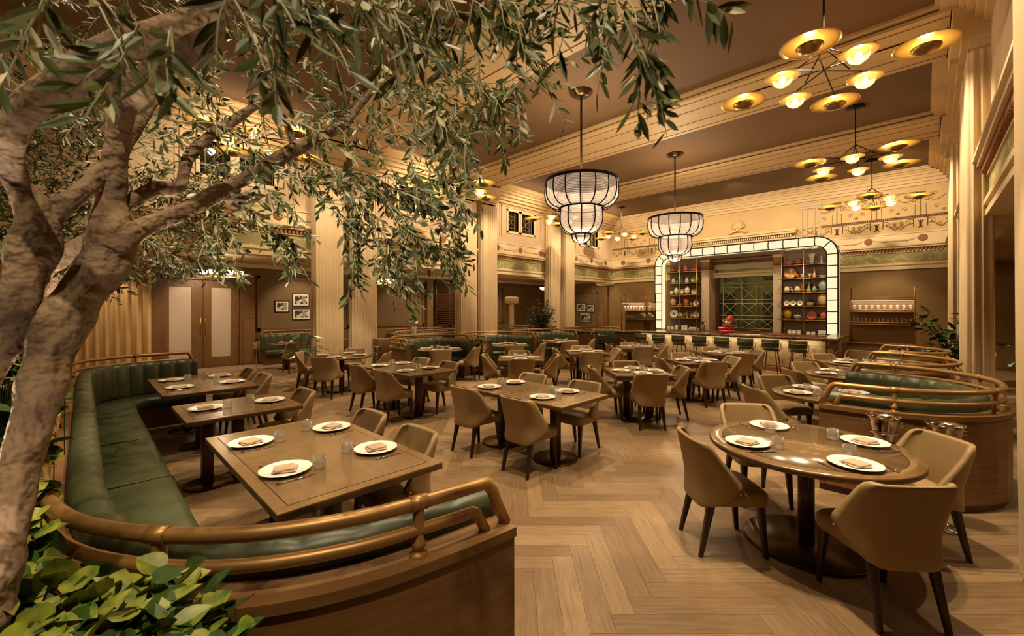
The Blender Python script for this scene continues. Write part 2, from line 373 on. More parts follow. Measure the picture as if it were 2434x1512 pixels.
m=MB(); m.box(XW-.2,-11.0,YF-.2,YB+.2,-.03,.004); m.box(-11.0,-9.4,15.2,YB,-.03,.004); struct('floor.carpet',m,'carpet').name='floor'
m=MB(); m.box(-9.4,XE,13.0,YB+.2,-.03,.006); struct('floor',m,'stone')
# outer walls
def wall(name,boxes,mat):
    m=MB()
    for b in boxes: m.box(*b)
    return struct(name,m,mat)
wall('wall_left',[(XW-.2,XW,YF-.2,YB+.2,0,3.3)],'wallbrown')
WX0,WX1,WZ0,WZ1=-6.18,-4.0,.95,3.72       # window behind the bar
wall('wall_back',[(XW-.2,WX0,YB,YB+.25,0,3.15),(WX1,XE+.2,YB,YB+.25,0,3.15),(WX0,WX1,YB,YB+.25,0,WZ0)],'wallbrown')
wall('wall_back',[(XL-.3,WX0,YB,YB+.25,3.15,ZC),(WX1,XE+.2,YB,YB+.25,3.15,ZC),(WX0,WX1,YB,YB+.25,WZ1,ZC)],'plaster')
wall('wall_right',[(XE,XE+.2,YF-.2,YB+.2,0,3.3)],'wallbrown')
wall('wall_front',[(XW-.2,XE+.2,YF-.2,YF,0,ZC+.1)],'plaster')
# upper walls over the colonnades, with window openings on the left
BAYC=[2.38,7.18,11.78,16.4]
segs=[]; y0=YF; wins=[]
for c in BAYC:
    for a,b in ((c-.63,c-.08),(c+.10,c+.82)): wins.append((a,b))
for a,b in wins: segs.append((XL-.3,XL,y0,a,4.22,ZC)); segs.append((XL-.3,XL,a,b,4.22,4.72)); segs.append((XL-.3,XL,a,b,5.46,ZC)); y0=b
segs.append((XL-.3,XL,y0,YB,4.22,ZC))
wall('wall_left',segs,'plasterpink')
wall('wall_right',[(XR,XR+.3,YF,YB,4.22,ZC)],'plasterpink')
m=MB(); m.box(XL-.28,XL-.26,YF,YB,4.6,5.6); struct('window_9',m,'black')
# ceiling, side-aisle ceilings
m=MB(); m.box(XL-.3,XR+.3,YF-.2,YB+.25,ZC,ZC+.15); struct('ceiling',m,'taupe')
m=MB(); m.box(XW-.2,XL-.05,YF-.2,YB,3.22,3.3); struct('ceiling',m,'cream')
m=MB(); m.box(XR+.3,XE+.2,YF-.2,YB,3.22,3.3); struct('ceiling',m,'cream')
# ceiling border and beams: stepped cream mouldings
def beam(y0,y1,nm):
    m=MB()
    for (e,z) in ((0,6.15),(.07,6.06)): m.box(XL,XR,y0+e,y1-e,z,z+.05 if z<6.17 else ZC)
    o=struct(nm,m,'cream')
    m=MB(); m.box(XL,XR,y0+.215,y0+.225,6.05,6.06); m.box(XL,XR,y1-.225,y1-.215,6.05,6.06); m.box(XL,XR,(y0+y1)/2-.295,(y0+y1)/2-.287,6.05,6.06); m.box(XL,XR,(y0+y1)/2+.287,(y0+y1)/2+.295,6.05,6.06)
    b=m.build('fillet','dentil',o)
    m=MB(); m.mi=0
    for cx in (-8.6,-5.1,-1.7):
        for i in range(46):
            t=(i/45-.5); x=cx+t*1.7; y=(y0+.13)+.02*math.sin(i*1.9); s=.028*(1-abs(t)*1.3)+.006
            a=rnd.random()*3
            m.add([(x-s*1.6,y-s*math.sin(a),6.083),(x,y-s*.5,6.083),(x+s*1.6,y+s*math.sin(a),6.083),(x,y+s*.6,6.083)],[(0,1,2,3)])
    m.build('painted_sprig','vinedark',o)
beam(4.0,5.8,'trim_1'); beam(8.6,10.35,'trim_2'); beam(13.2,14.95,'trim_3')
def border(nm):
    m=MB()
    for (e,z) in ((.73,6.16),(.66,6.11),(.5,6.06),(.40,5.98),(.30,5.88),(.2,5.78),(.1,5.69)):
        ed=e; h=.06 if z>6.05 else .12
        m.box(XL,XL+ed,YF,YB,z,z+h); m.box(XR-ed*.74,XR,YF,YB,z,z+h); m.box(XL,XR,YB-ed*.55,YB,z,z+h)
    return struct(nm,m,'cream')
border('trim_4')
# painted entablature with dentils, rosettes, garlands and a green scroll frieze
def entab(nm,p0,p1,nx,ny,tag_):
    """p0->p1 along the wall; (nx,ny) points into the room"""
    p0=Vector(p0); p1=Vector(p1); L=(p1-p0).length; t=(p1-p0)/L; n=Vector((nx,ny))
    def P(s,o,z): q=p0+t*s+n*o; return (q.x,q.y,z)
    def band(m,o0,o1,z0,z1,s0=0,s1=None):
        s1=L if s1 is None else s1
        vs=[P(a,b,c) for c in (z0,z1) for b in (o0,o1) for a in (s0,s1)]
        m.add(vs,[(0,2,3,1),(4,5,7,6),(0,1,5,4),(2,6,7,3),(0,4,6,2),(1,3,7,5)])
    m=MB(); m.mi=0
    band(m,-.3,.05,3.06,3.14); band(m,-.3,.03,3.14,3.2); band(m,-.3,.07,3.2,3.27)
    m.mi=1; band(m,-.3,.018,3.27,3.6)
    m.mi=0; band(m,-.3,.04,3.6,3.63); band(m,-.3,.03,3.63,3.72); band(m,-.3,.13,3.74,3.8); band(m,-.3,.17,3.8,3.85); band(m,-.3,.03,3.85,4.2); band(m,-.3,.05,4.2,4.24)
    o=struct(nm,m,['cream2','friezegreen'])
    m=MB(); k=int(L/.09)
    for i in range(k): band(m,.03,.09,3.64,3.72,i*.09+.02,i*.09+.07)
    band(m,.02,.1,3.72,3.74); m.build('dentil_row','dentil',o)
    m=MB(); g=MB(); ns=int(L/1.2)
    T=Matrix(((t.x,0,n.x),(t.y,0,n.y),(0,1,0))).to_4x4()
    for i in range(ns):
        s=(i+.5)*L/ns; q=P(s,.03,4.03); M=Matrix.Translation(q)@T
        m.lathe([(.0005,.02),(.03,.02),(.035,.008),(.06,.008),(.065,.018),(.08,.018),(.085,.008),(.11,.008),(.115,.0)],n=20,M=M)
        if i<ns-1:
            pts=[]; d=L/ns
            for j in range(25):
                u=j/24; pts.append(P(s+.13+u*(d-.26),.035,4.05-.09*math.sin(u*PI)*1-.02*math.sin(u*PI*3)))
            g.tube(pts,.006,4,False)
            for j in range(30):
                u=j/29; zc=4.05-.09*math.sin(u*PI)-.02*math.sin(u*PI*3); q=s+.13+u*(d-.26); dz=(.045 if j%2 else -.04)*math.sin(u*PI*2)**2+.01
                g.add([P(q,.034,zc),P(q+.03,.034,zc+dz*.6+.01),P(q+.045,.034,zc+dz),P(q+.008,.034,zc+dz*.8)],[(0,1,2,3)])
    m.build('rosette_row','medallion',o); g.build('garland_row','vine',o)
    return o
entab('trim_5',(XL,YF),(XL,YB),1,0,'l'); entab('trim_6',(XL,YB),(XR,YB),0,-1,'b'); entab('trim_7',(XR,YB),(XR,YF),-1,0,'r')
# upper windows with latticed sashes
for i,(a,b) in enumerate(wins):
    m=MB(); x=XL-.02
    for (y0_,y1_,z0_,z1_) in ((a-.07,a,4.65,5.53),(b,b+.07,4.65,5.53),(a-.07,b+.07,5.46,5.55),(a-.07,b+.07,4.63,4.72)): m.box(XL-.1,XL+.03,y0_,y1_,z0_,z1_)
    o=struct('window_%d'%(i+1 if i<8 else 20),m,'cream2')
    m=MB(); m.box(XL-.14,XL-.13,a,b,4.72,5.46); m.build('pane','pane',o)
    m=MB()
    for f in (.2,.5,.8): m.tube([(x-.08,a+(b-a)*f,4.72),(x-.08,a+(b-a)*f,5.46)],.006,4)
    for z in (4.87,5.31): m.tube([(x-.08,a,z),(x-.08,b,z)],.006,4)
    m.tube([(x-.08,a+.1,4.87),(x-.08,b-.1,5.31)],.006,4); m.tube([(x-.08,b-.1,4.87),(x-.08,a+.1,5.31)],.006,4)
    m.build('lattice','cream',o)
for i,c in enumerate(BAYC):       # panel mouldings round each pair of windows
    m=MB()
    for (e,zt) in ((.28,5.64),(.36,5.7)):
        m.box(XL,XL+.025,c-.70-e,c-.66-e,4.5,zt); m.box(XL,XL+.025,c+.86+e,c+.9+e,4.5,zt); m.box(XL,XL+.025,c-.70-e,c+.9+e,zt-.04,zt)
    struct('trim_%d'%(8+i),m,'cream')
# pilasters with capitals (paired), each dressed in a curtain
def pil(x0,x1,y,hgt=5.66,w_=.6):
    m=MB(); m.box(x0,x1,y,y+w_,0,5.45)
    m.box(x0-.0,x1,y-.02,y+w_+.02,5.4,5.5); s=1 if x0<-5 else -1
    a,b=(x0,x1+.07) if s>0 else (x0-.07,x1)
    m.box(a,b,y-.05,y+w_+.05,5.5,5.62); a,b=(x0,x1+.16) if s>0 else (x0-.16,x1)
    m.box(a,b,y-.09,y+w_+.09,5.62,6.02); return m
def drape(x0,x1,y0_,y1_,z1=5.36,pitch=.085,amp=.022,flare=.0,lean=0):
    per=[]; off=.045
    r=rrect(x0-off,x1+off,y0_-off,y1_+off,.05,3,0); r.append(r[0]); pts=resample([(p[0],p[1],0) for p in r],.0125)[:-1]
    n=len(pts); k=round(n*.0125/pitch); m=MB(); rings=[]
    ph=rnd.random()*6
    for (z,g) in ((.02,1.25+flare),(.6,1.1+flare*.5),(1.5,1),(3,.9),(4.6,.8),(z1,.7)):
        rg=[]
        for i in range(n):
            a=pts[(i-1)%n]; b=pts[(i+1)%n]; t=(b-a).normalized(); nn=Vector((t.y,-t.x,0))
            th=2*PI*k*i/n+ph+.5*math.sin(i*.05+z*.8); s=math.sin(th); o=amp*g*(abs(s)**.6*(1 if s>0 else -1))+flare*.05*(1-z/5)
            p=pts[i]+nn*o; rg.append((p.x,p.y+lean*(1-z/5.3)**2,z))
        rings.append(rg)
    m.loft(rings); return m
n_=30
for i,y in enumerate(PAIRS):
    for j,dy in enumerate((0,.96)):
        m=pil(XL,-10.83,y+dy,w_=.6); struct('trim_%d'%n_,m,'cream'); n_+=1
        where=[('nearer','farther')[j]+' of the '+('two nearest the camera','middle two','two farthest from the camera')[i]]
        d=drape(-11.0,-10.8,y+dy,y+dy+.6,lean=-.12 if (i,j)==(2,0) else 0)
        tag(d.build('curtain','drape'),'cream pleated curtain hanging down left colonnade, '+where[0],'curtain','curtains round the left pilasters')
        if i>0:
            m=pil(.46,XR,y+dy); struct('trim_%d'%n_,m,'cream'); n_+=1
            d=drape(.50,.64,y+dy,y+dy+.6)
            tag(d.build('curtain','drape'),'cream pleated curtain of right colonnade, '+('nearer' if j==0 else 'farther')+' of the '+('pair by the green booths' if i==1 else 'pair by the end wall'),'curtain','curtains round the right pilasters')
m=pil(.51,XR,4.1,w_=.36); struct('trim_%d'%n_,m,'cream'); n_+=1
d=drape(.49,.645,4.1,4.46,flare=-.7,amp=.02); tag(d.build('curtain','drape'),'cream pleated curtain at the right edge of the photo, nearest of all','curtain','curtains round the right pilasters')
# carved blocks between the pilasters of each left pair
for i,y in enumerate(PAIRS):
    m=MB(); m.box(XL,XL+.06,y+.66,y+.9,3.3,3.6); m.box(XL,XL+.06,y+.66,y+.9,3.9,4.2); struct('trim_%d'%n_,m,'medallion' if 0 else 'dentil'); n_+=1
# left outer wall: wainscot panels, pilaster strips, crown
def frame(m,x,y0_,y1_,z0_,z1_,w_=.07,d=.05):
    m.box(x,x+d,y0_,y1_,z1_-w_,z1_); m.box(x,x+d,y0_,y1_,z0_,z0_+w_); m.box(x,x+d,y0_,y0_+w_,z0_,z1_); m.box(x,x+d,y1_-w_,y1_,z0_,z1_)
m=MB()
for (a,b) in ((3.95,7.0),(7.9,10.35),(13.2,15.2)): frame(m,XW,a,b,1.06,2.86,.09)
for y in (1.15,3.55,7.2,10.42,12.6): m.box(XW,XW+.16,y,y+.3,0,3.0); m.box(XW,XW+.2,y-.03,y+.33,0,.2)
m.box(XW,XW+.06,YF,YB,2.95,3.06); m.box(XW,XW+.04,3.6,YB,0,.18)
struct('trim_20',m,'oakpanel')
m=MB()
for (a,b) in ((4.04,6.91),(7.99,10.26),(13.29,15.1)): m.box(XW,XW+.012,a,b,1.15,2.77)
struct('trim_21',m,'panelfab')
m=MB(); m.box(XW,XW+.12,YF,YB,3.1,3.22); m.box(XW,XW+.2,YF,YB,3.17,3.22); m.box(XW,XL,YB-.2,YB,3.1,3.22); m.box(XW+1.4,XL,11.2,11.4,3.1,3.22); m.box(XL-1.2,XL-.05,YF,YB,3.12,3.22)
struct('trim_22',m,'cream2')
m=MB(); frame(m,0,0,1,0,1)
m=MB()                                    # end wall of the aisle and right part, framed panels facing the camera
def framey(m,y,x0,x1,z0,z1,w_=.08,d=.05):
    m.box(x0,x1,y-d,y,z1-w_,z1); m.box(x0,x1,y-d,y,z0,z0+w_); m.box(x0,x0+w_,y-d,y,z0,z1); m.box(x1-w_,x1,y-d,y,z0,z1)
framey(m,YB,-13.5,-11.9,.85,2.64); framey(m,YB,-15.3,-13.9,.85,2.64)
m.box(-13.75,-13.65,YB-.1,YB,0,3.1); m.box(-11.45,-11.3,YB-.14,YB,0,3.1); m.box(XW,XE,YB-.03,YB,0,.16)
struct('trim_23',m,'oakpanel')
m=MB(); m.box(-13.42,-11.98,YB-.012,YB,.93,2.56); m.box(-15.22,-13.98,YB-.012,YB,.93,2.56); struct('trim_24',m,'panelfab')
m=MB(); m.box(-11.6,-11.05,YB-.5,YB,2.92,3.06); m.bbox(-11.7,-10.95,YB-.6,YB,2.96,3.06,.03); struct('trim_25',m,'cream2')
# louvred shutters on the left wall
t=thing('louvred_shutter','dark louvred folding shutters, left leaf lit, on the far left wall','shutter',(XW+.1,10.85,0),0,'louvred wall shutters')
def louv(par,y0_,y1_):
    m=MB(); frame(m,.0,y0_,y1_,.98,3.05,.06,.06); m.box(0,.05,y0_,y1_,.2,.98); m.build('frame','darkwood',par)
    m=MB()
    for i in range(22):
        z=1.08+i*.088; M=Matrix.Translation((.03,0,z))@Matrix.Rotation(R(38),4,'Y'); m.box(-.04,.04,y0_+.06,y1_-.06,-.006,.006,M)
    m.build('louvre_slats','darkwood',par)
louv(t,0,.8); louv(t,.82,1.62)
# double door on the left
d=MB(); d.box(XW,XW+.14,1.45,1.56,0,2.78); d.box(XW,XW+.14,3.44,3.55,0,2.78); d.box(XW,XW+.16,1.42,3.58,2.66,2.82); D=struct('door_1',d,'walnut_v')
for k,(a,b) in enumerate(((1.57,2.49),(2.51,3.43))):
    m=MB(); g0,g1=(a+.14,b-.26) if k==0 else (a+.2,b-.22)
    m.box(XW+.03,XW+.09,a,g0,0.01,2.65); m.box(XW+.03,XW+.09,g1,b,0.01,2.65); m.box(XW+.03,XW+.09,g0,g1,.01,.32); m.box(XW+.03,XW+.09,g0,g1,2.44,2.65)
    lf=m.build('leaf','walnut_v',D)
    m=MB(); m.box(XW+.05,XW+.06,g0,g1,.32,2.44); m.build('frosted_pane','frost',lf)
    m=MB(); hy=2.44 if k==0 else 2.56
    m.tube([(XW+.09,hy,1.03),(XW+.14,hy,1.05),(XW+.14,hy,1.5),(XW+.09,hy,1.52)],.012,8); m.build('pull_handle','brass',lf)
lamp('AREA',(XW-.0+.02,2.5,1.4),0.0,name='unused') if 0 else None
m=MB(); m.box(XW-.18,XW+.028,1.57,3.43,0,2.65)
# tall drapes at the left end of the left wall
def flat_curtain(x,y0_,y1_,z1,axis='y',amp=.06,pitch=.2,mat='drape_gold'):
    m=MB(); n=int(abs(y1_-y0_)/.02); rings=[]
    for z in (.02,1.0,z1):
        rg=[]
        for i in range(n+1):
            s=y0_+(y1_-y0_)*i/n; q=math.sin(2*PI*s/pitch+1.3*math.sin(s*2.3)+z*.15); o=amp*(abs(q)**.7*(1 if q>0 else -1))
            rg.append((x+o,s,z) if axis=='y' else (s,x+o,z))
        rings.append(rg)
    m.loft(rings,closed=False)
    back=[[(p[0]+(.004 if axis=='y' else 0),p[1]+(.004 if axis=='x' else 0),p[2]) for p in rg] for rg in rings]; m.loft(back,closed=False)
    return m
tag(flat_curtain(XW+.35,-2.1,1.3,3.1).build('curtain','drape_gold'),'floor-length golden curtain left of the frosted double doors','curtain')
tag(flat_curtain(XE-.35,4.4,7.4,3.1,mat='drape').build('curtain','drape_gold'),'olive-gold window curtain glimpsed behind the right colonnade','curtain')
m=MB(); m.box(XE-.1,XE-.02,8,12,.9,2.8); struct('window_10',m,'cream2')
# service cabinets
m=MB(); m.bbox(-.2,.2,-.3,.3,0,.86,.01); t=thing('service_cabinet','low wooden service cabinet seen between the two nearest left curtains','cabinet',(-12.6,5.55,0))
m.build('body','walnut',t); m=MB(); m.box(.2,.215,-.27,.27,.62,.82); m.box(.2,.215,-.27,.27,.3,.58); m.build('drawer_front','walnut_v',t)
# slim column with block capital at the back of the aisle
t=thing('display_column','slim fluted cream column with block capital behind left booths','column',(-13.0,13.25,0))
m=MB(); m.lathe([(.16,0),(.16,.08),(.11,.12),(.1,2.0)],n=16,scal=lambda a,r:.04*math.cos(8*a)); m.build('shaft','cream2',t)
m=MB(); m.bbox(-.24,.24,-.24,.24,2.0,2.3,.05); m.build('capital','cream2',t)
# ---------------------------------------------------------------- back wall painting and pediment
def yb(x,z,o=.02): return (x,YB-o,z)
m=MB(); g=MB(); k=MB()
x=XL+.3
def scroll(cx,cz,s,r0,dirn=1):
    return [yb(cx+dirn*s*(math.cos(a)*(1-a/9)),cz+s*math.sin(a)*(1-a/9)) for a in [i*.35 for i in range(22)]]
for cx in (-10.4,-9.0,-7.9,-2.15,-1.1,-.05):
    for sgn in (1,-1):
        m.tube(scroll(cx+sgn*.16,5.25,.1,0,sgn),.006,4,False); m.tube(scroll(cx+sgn*.22,4.55,.11,0,sgn),.006,4,False)
        m.tube([yb(cx+sgn*.12,5.1),yb(cx+sgn*.13,4.8),yb(cx+sgn*.1,4.66)],.006,4,False)
        pts=[yb(cx+sgn*(.25+.4*u),4.5-.12*math.sin(u*PI)+.03*math.sin(u*9)) for u in [i/14 for i in range(15)]]; m.tube(pts,.006,4,False)
        for p in pts[::2]: m.add([(p[0],p[1]-.002,p[2]),(p[0]+.03,p[1]-.002,p[2]+.03),(p[0]+.01,p[1]-.002,p[2]+.05)],[(0,1,2)])
    for sgn in (1,-1):
        for (dx,dz,s_) in ((.36,4.98,.07),(.52,4.86,.05),(.42,4.42,.06),(.3,5.38,.07),(.6,4.55,.05)): m.tube(scroll(cx+sgn*dx,dz,s_,0,sgn),.005,4,False)
        ch_=[yb(cx+sgn*(.05+.5*u),5.42-.5*math.sin(u*PI)*.35-.1*u) for u in [i/12 for i in range(13)]]; m.tube(ch_,.005,4,False)
        for p in ch_[1::2]: m.add([(p[0]-.012,p[1]-.002,p[2]-.012),(p[0]+.012,p[1]-.002,p[2]-.012),(p[0],p[1]-.002,p[2]+.02)],[(0,1,2)])
    m.box(cx-.12,cx+.12,YB-.012,YB,5.44,5.5)
    m.tube([yb(cx,5.35),yb(cx,4.7)],.007,4,False)
    for i in range(7): z=4.75+i*.08; m.add([yb(cx-.035,z+.03,.022),yb(cx,z,.022),yb(cx+.035,z+.03,.022),yb(cx,z+.02,.022)],[(0,1,2,3)])
    k.tube([yb(cx-.16,4.68),yb(cx-.16,4.4)],.008,4); k.tube([yb(cx+.16,4.68),yb(cx+.16,4.4)],.008,4)
    k.tube([yb(cx-.05,4.36),yb(cx,4.42),yb(cx+.05,4.36)],.012,4); k.tube([yb(cx,4.4),yb(cx,4.52)],.03,6)
    for i in range(5): k.tube([yb(cx,4.5),yb(cx+.07*math.sin(i-2),4.6)],.01,4)
for (a,b) in ((XL+.05,-7.3),(-2.6,XR)):
    n=int((b-a)/.05)
    for i in range(n): g.add([yb(a+i*.05,4.69,.024),yb(a+i*.05+.03,4.69,.024),yb(a+i*.05+.045,4.74,.024),yb(a+i*.05+.015,4.74,.024)],[(0,1,2,3)])
    g.add([yb(a,4.675,.02),yb(b,4.675,.02),yb(b,4.685,.02),yb(a,4.685,.02)],[(0,1,2,3)]); g.add([yb(a,4.745,.02),yb(b,4.745,.02),yb(b,4.755,.02),yb(a,4.755,.02)],[(0,1,2,3)])
struct('trim_26',m,'vine'); struct('trim_27',g,'vinedark'); struct('trim_28',k,'vinedark')
m=MB()                                          # pediment moulding over the arch
for (o,z0_,z1_) in ((.1,4.28,4.4),(.16,4.4,4.46),(.26,4.58,4.66),(.3,4.66,4.74)): m.box(-7.2-o*.5,-3.45+o*.5,YB-o,YB,z0_,z1_)
n=50
for i in range(n): m.box(-7.2+i*.075,-7.2+i*.075+.045,YB-.2,YB,4.47,4.56)
struct('trim_12',m,'cream')
m=MB()
for cx in (-5.32,):
    for i in range(9):
        a=R(20+i*17.5); m.tube([(cx,YB-.08,4.98),(cx+.26*math.cos(a),YB-.06,4.98+.36*math.sin(a))],[.02,.05],6)
    m.sphere((cx,YB-.08,4.96),.08); m.tube([(cx-.35,YB-.06,4.8),(cx-.15,YB-.06,4.92),(cx+.15,YB-.06,4.92),(cx+.35,YB-.06,4.8)],.05,8)
struct('trim_13',m,'cream')
for i,cx in enumerate((-7.75,-2.92)):           # narrow ornamental bays with small gables
    m=MB(); m.box(cx-.33,cx+.33,YB-.05,YB,5.42,5.5); m.prism([(0,0)],0,0) if 0 else None
    m.add([(cx-.36,YB-.07,5.5),(cx+.36,YB-.07,5.5),(cx,YB-.07,5.66),(cx-.36,YB,5.5),(cx+.36,YB,5.5),(cx,YB,5.66)],[(0,1,2),(3,5,4),(0,2,5,3),(1,4,5,2),(0,3,4,1)])
    for s in (-.26,-.12,.12,.26): m.box(cx+s-.02,cx+s+.02,YB-.04,YB,4.3,5.42)
    for s in (0,1,2): m.tube([(cx-.26,YB-.03,4.4+s*.0),(cx+.26,YB-.03,4.72)],.008,4); m.tube([(cx+.26,YB-.03,4.4),(cx-.26,YB-.03,4.72)],.008,4)
    m.box(cx-.27,cx+.27,YB-.03,YB,4.72,4.76); struct('trim_%d'%(14+i),m,'potwhite')
# window behind the bar with night street beyond
m=MB(); m.box(WX0,WX0+.12,YB-.02,YB+.2,WZ0,WZ1); m.box(WX1-.05,WX1,YB-.02,YB+.2,WZ0,WZ1); m.box(WX0-.1,WX1+.1,YB-.06,YB+.2,WZ1-.12,WZ1+.1); m.box(WX0,WX1,YB-.02,YB+.2,WZ0-.05,WZ0+.04)
W=struct('window_11',m,'darkwood')
m=MB(); m.box(WX0+.12,WX1-.05,YB+.12,YB+.13,WZ0,WZ1); m.build('pane','pane',W)
m=MB(); m.box(WX0+.02,WX1-.0,YB-.08,YB-.04,3.37,3.6); m.build('roller_blind','potwhite',W)
m=MB(); xs=[WX0+.12+.26*0]; 
cols=[-5.92,-5.4,-5.22,-4.7,-4.52,-4.1]; rows=[1.0,1.35,1.5,2.0,2.15,2.65,2.8,3.3]
for x in cols: m.tube([(x,YB+.09,WZ0),(x,YB+.09,3.4)],.009,4)
for z in rows: m.tube([(WX0+.1,YB+.09,z),(WX1,YB+.09,z)],.009,4)
for (a,b) in ((-5.92,-5.4),(-5.22,-4.7),(-4.52,-4.1)):
    for (c,d_) in ((1.0,1.35),(1.5,2.0),(2.15,2.65),(2.8,3.3)):
        m.tube([(a,YB+.09,c),(b,YB+.09,d_)],.008,4); m.tube([(a,YB+.09,d_),(b,YB+.09,c)],.008,4)
m.build('lattice','cream',W)
m=MB(); m.box(-16,8,26,26.5,-1,9); m.mi=1
for i in range(10):
    m.box(-15+i*2.2,-14.3+i*2.2,25.9,26,.5,2.6); m.box(-15+i*2.2,-14.3+i*2.2,25.9,26,3.4,5.6)
m.mi=0
for i in range(11): m.lathe([(.22,0),(.2,5.8),(.3,6)],c=(-16.1+i*2.2,25.7,0),n=10)
t=tag(m.build('building',['facade','facadedark']),'dim stone building facade seen through the bar window','building')
lamp('AREA',(-6,22.5,6),300,(1,.9,.5),(6,1),(-6,26,2),name='added_facade_fill')  # unseen area lamp added to light the facade outside
m=MB(); m.box(-16,8,YB+.3,26,-1,-.9); struct('floor',m,'facadedark')
# pilasters either side of the bar window
for i,(a,b) in enumerate(((-6.58,-6.26),(-3.98,-3.72))):
    m=MB(); m.box(a,b,YB-.55,YB,0.9,3.35); m.box(a-.02,b+.02,YB-.57,YB,3.32,3.38); m.box(a-.02,b+.02,YB-.58,YB,3.7,3.8); m.mi=1; m.bbox(a,b,YB-.57,YB,3.38,3.7,.03)
    struct('trim_%d'%(16+i),m,['potwhite','dentil'])
m=MB(); m.box(-6.6,-3.7,YB-.6,YB,3.8,3.88); m.box(-6.6,-3.7,YB-.5,YB,3.88,4.02); struct('trim_18',m,'walnut')
# ================================================================ CHAIRS
def make_chair():
    t=thing('dining_chair','tan leather dining chair','chair')
    # seat pad
    m=MB()
    def seat_ring(e,z):
        pts=[]
        for (x,y,_) in rrect(-.245+e,.245-e,-.20+e,.25-e,.09,5,0):
            k=1-.12*(.25-y)/.47; pts.append((x*k,y,z+(.012*(1-(x/.25)**2) if e>.02 and z>.4 else 0)))
        return pts
    m.loft([seat_ring(.03,.365),seat_ring(0,.38),seat_ring(-.003,.45),seat_ring(.012,.47),seat_ring(.05,.482),seat_ring(.12,.486)],caps=True)
    m.build('seat','tan',t)
    # wrap-round winged back
    rows=[(.345,-.235,-.19,.165),(.36,-.24,-.15,.2),(.40,-.242,-.065,.232),(.45,-.243,.02,.247),(.50,-.244,.058,.252),(.54,-.245,.035,.252),(.60,-.252,-.015,.254),(.67,-.262,-.075,.256),(.74,-.272,-.13,.256),(.79,-.28,-.165,.25),(.82,-.286,-.19,.238),(.835,-.288,-.215,.215)]
    def ring(z,yb,yf,w,t_):
        pts=[]; n=22
        for i in range(n+1):
            th=-PI/2+PI*i/n; c,s=math.cos(th),math.sin(th)
            x=(w-t_)*(1 if s>0 else -1)*abs(s)**.62 if s else 0; y=yf-(yf-yb-t_)*abs(c)**.75
            pts.append((x,y,z))
        return pts
    outer=[ring(*r,0) for r in rows]; inner=[ring(r[0]+(.004 if i==0 else -.006 if i==len(rows)-1 else 0),r[1],r[2]-.004,r[3],.034) for i,r in enumerate(rows)]
    m=MB(); n=len(outer[0]); vs=[p for r in outer for p in r]+[p for r in inner for p in r]; K=len(rows)*n; fs=[]
    for i in range(len(rows)-1):
        for j in range(n-1):
            a=i*n+j; fs.append((a,a+1,a+1+n,a+n)); fs.append((K+a+n,K+a+1+n,K+a+1,K+a))
        for j in (0,n-1):
            a=i*n+j; q=(a,a+n,K+a+n,K+a); fs.append(q if j==0 else q[::-1])
    for j in range(n-1):
        a=(len(rows)-1)*n+j; fs.append((a,a+1,K+a+1,K+a)); fs.append((K+j,K+j+1,j+1,j))
    m.add(vs,fs,True); m.build('backrest','tan',t)
    for sx in (-1,1):
        for (x,y,fx,fy) in ((.19,.19,.205,.225),(.165,-.15,.185,-.235)):
            m=MB(); rg=[]
            for (z,r) in ((0,.015),(.2,.021),(.38,.028)):
                u=1-z/.38; cx=sx*(x+(fx-x)*u); cy_=y+(fy-y)*u; rg.append([(cx+r*a,cy_+r*b,z) for a,b in ((1,.6),(.6,1),(-.6,1),(-1,.6),(-1,-.6),(-.6,-1),(.6,-1),(1,-.6))])
            m.loft(rg,caps=True,smooth=False); m.build('leg','leg',t)
    for sx in (-1,1):
        m=MB(); m.lathe([(.0005,.006),(.007,.005),(.009,0)],n=8,M=Matrix.Translation((sx*.252,.02,.47))@Matrix.Rotation(sx*PI/2,4,'Y')); m.build('stud','brass',t)
    return t
CH=Proto(make_chair())
def chair(x,y,face,label,group='tan leather dining chairs'):
    return CH.put((x,y,0),face-PI/2,label,group)
# ================================================================ TABLEWARE
def plate_mesh():
    m=MB(); m.lathe([(.0005,.004),(.085,.004),(.098,.008),(.148,.020),(.151,.023),(.148,.024),(.098,.013),(.085,.009),(.0005,.009)],n=60,scal=lambda a,r:(.016*abs(math.sin(6*a)) if r>.12 else 0)); return m.mesh('dinner_plate','china')
PL=plate_mesh()
m=MB(); m.lathe([(.0005,.001),(.028,.001),(.036,.006),(.040,.02),(.040,.085),(.0385,.085),(.0385,.02),(.034,.008),(.0005,.008)],n=20); GL=m.mesh('water_glass','glass')
m=MB()
def nap(x0,x1,y0,y1,z0,z1,rz):
    m.bbox(x0,x1,y0,y1,z0,z1,.004,M=Matrix.Rotation(rz,4,'Z'),rc=.012)
nap(-.072,.068,-.062,.062,.012,.020,0); nap(-.068,.052,-.056,.056,.019,.031,.22); NP=m.mesh('napkin','linen')
def cut(m,pts,w,t=.0025):
    L=[(x,y-a,z-t) for (x,y,z),a in zip(pts,w)]; 
    rings=[[(x,y-a,z-t),(x,y+a,z-t),(x,y+a,z+t),(x,y-a,z+t)] for (x,y,z),a in zip(pts,w)]; m.loft(rings,caps=True)
m=MB(); cut(m,[(-.10,0,.004),(-.06,0,.004),(0,0,.006),(.03,0,.009),(.05,0,.006)],[.006,.004,.003,.005,.012])
for k in (-.0095,-.0032,.0032,.0095): m.tube([(.048,k,.006),(.07,k,.004),(.095,k,.007)],.0016,4)
FK=m.mesh('fork','silver')
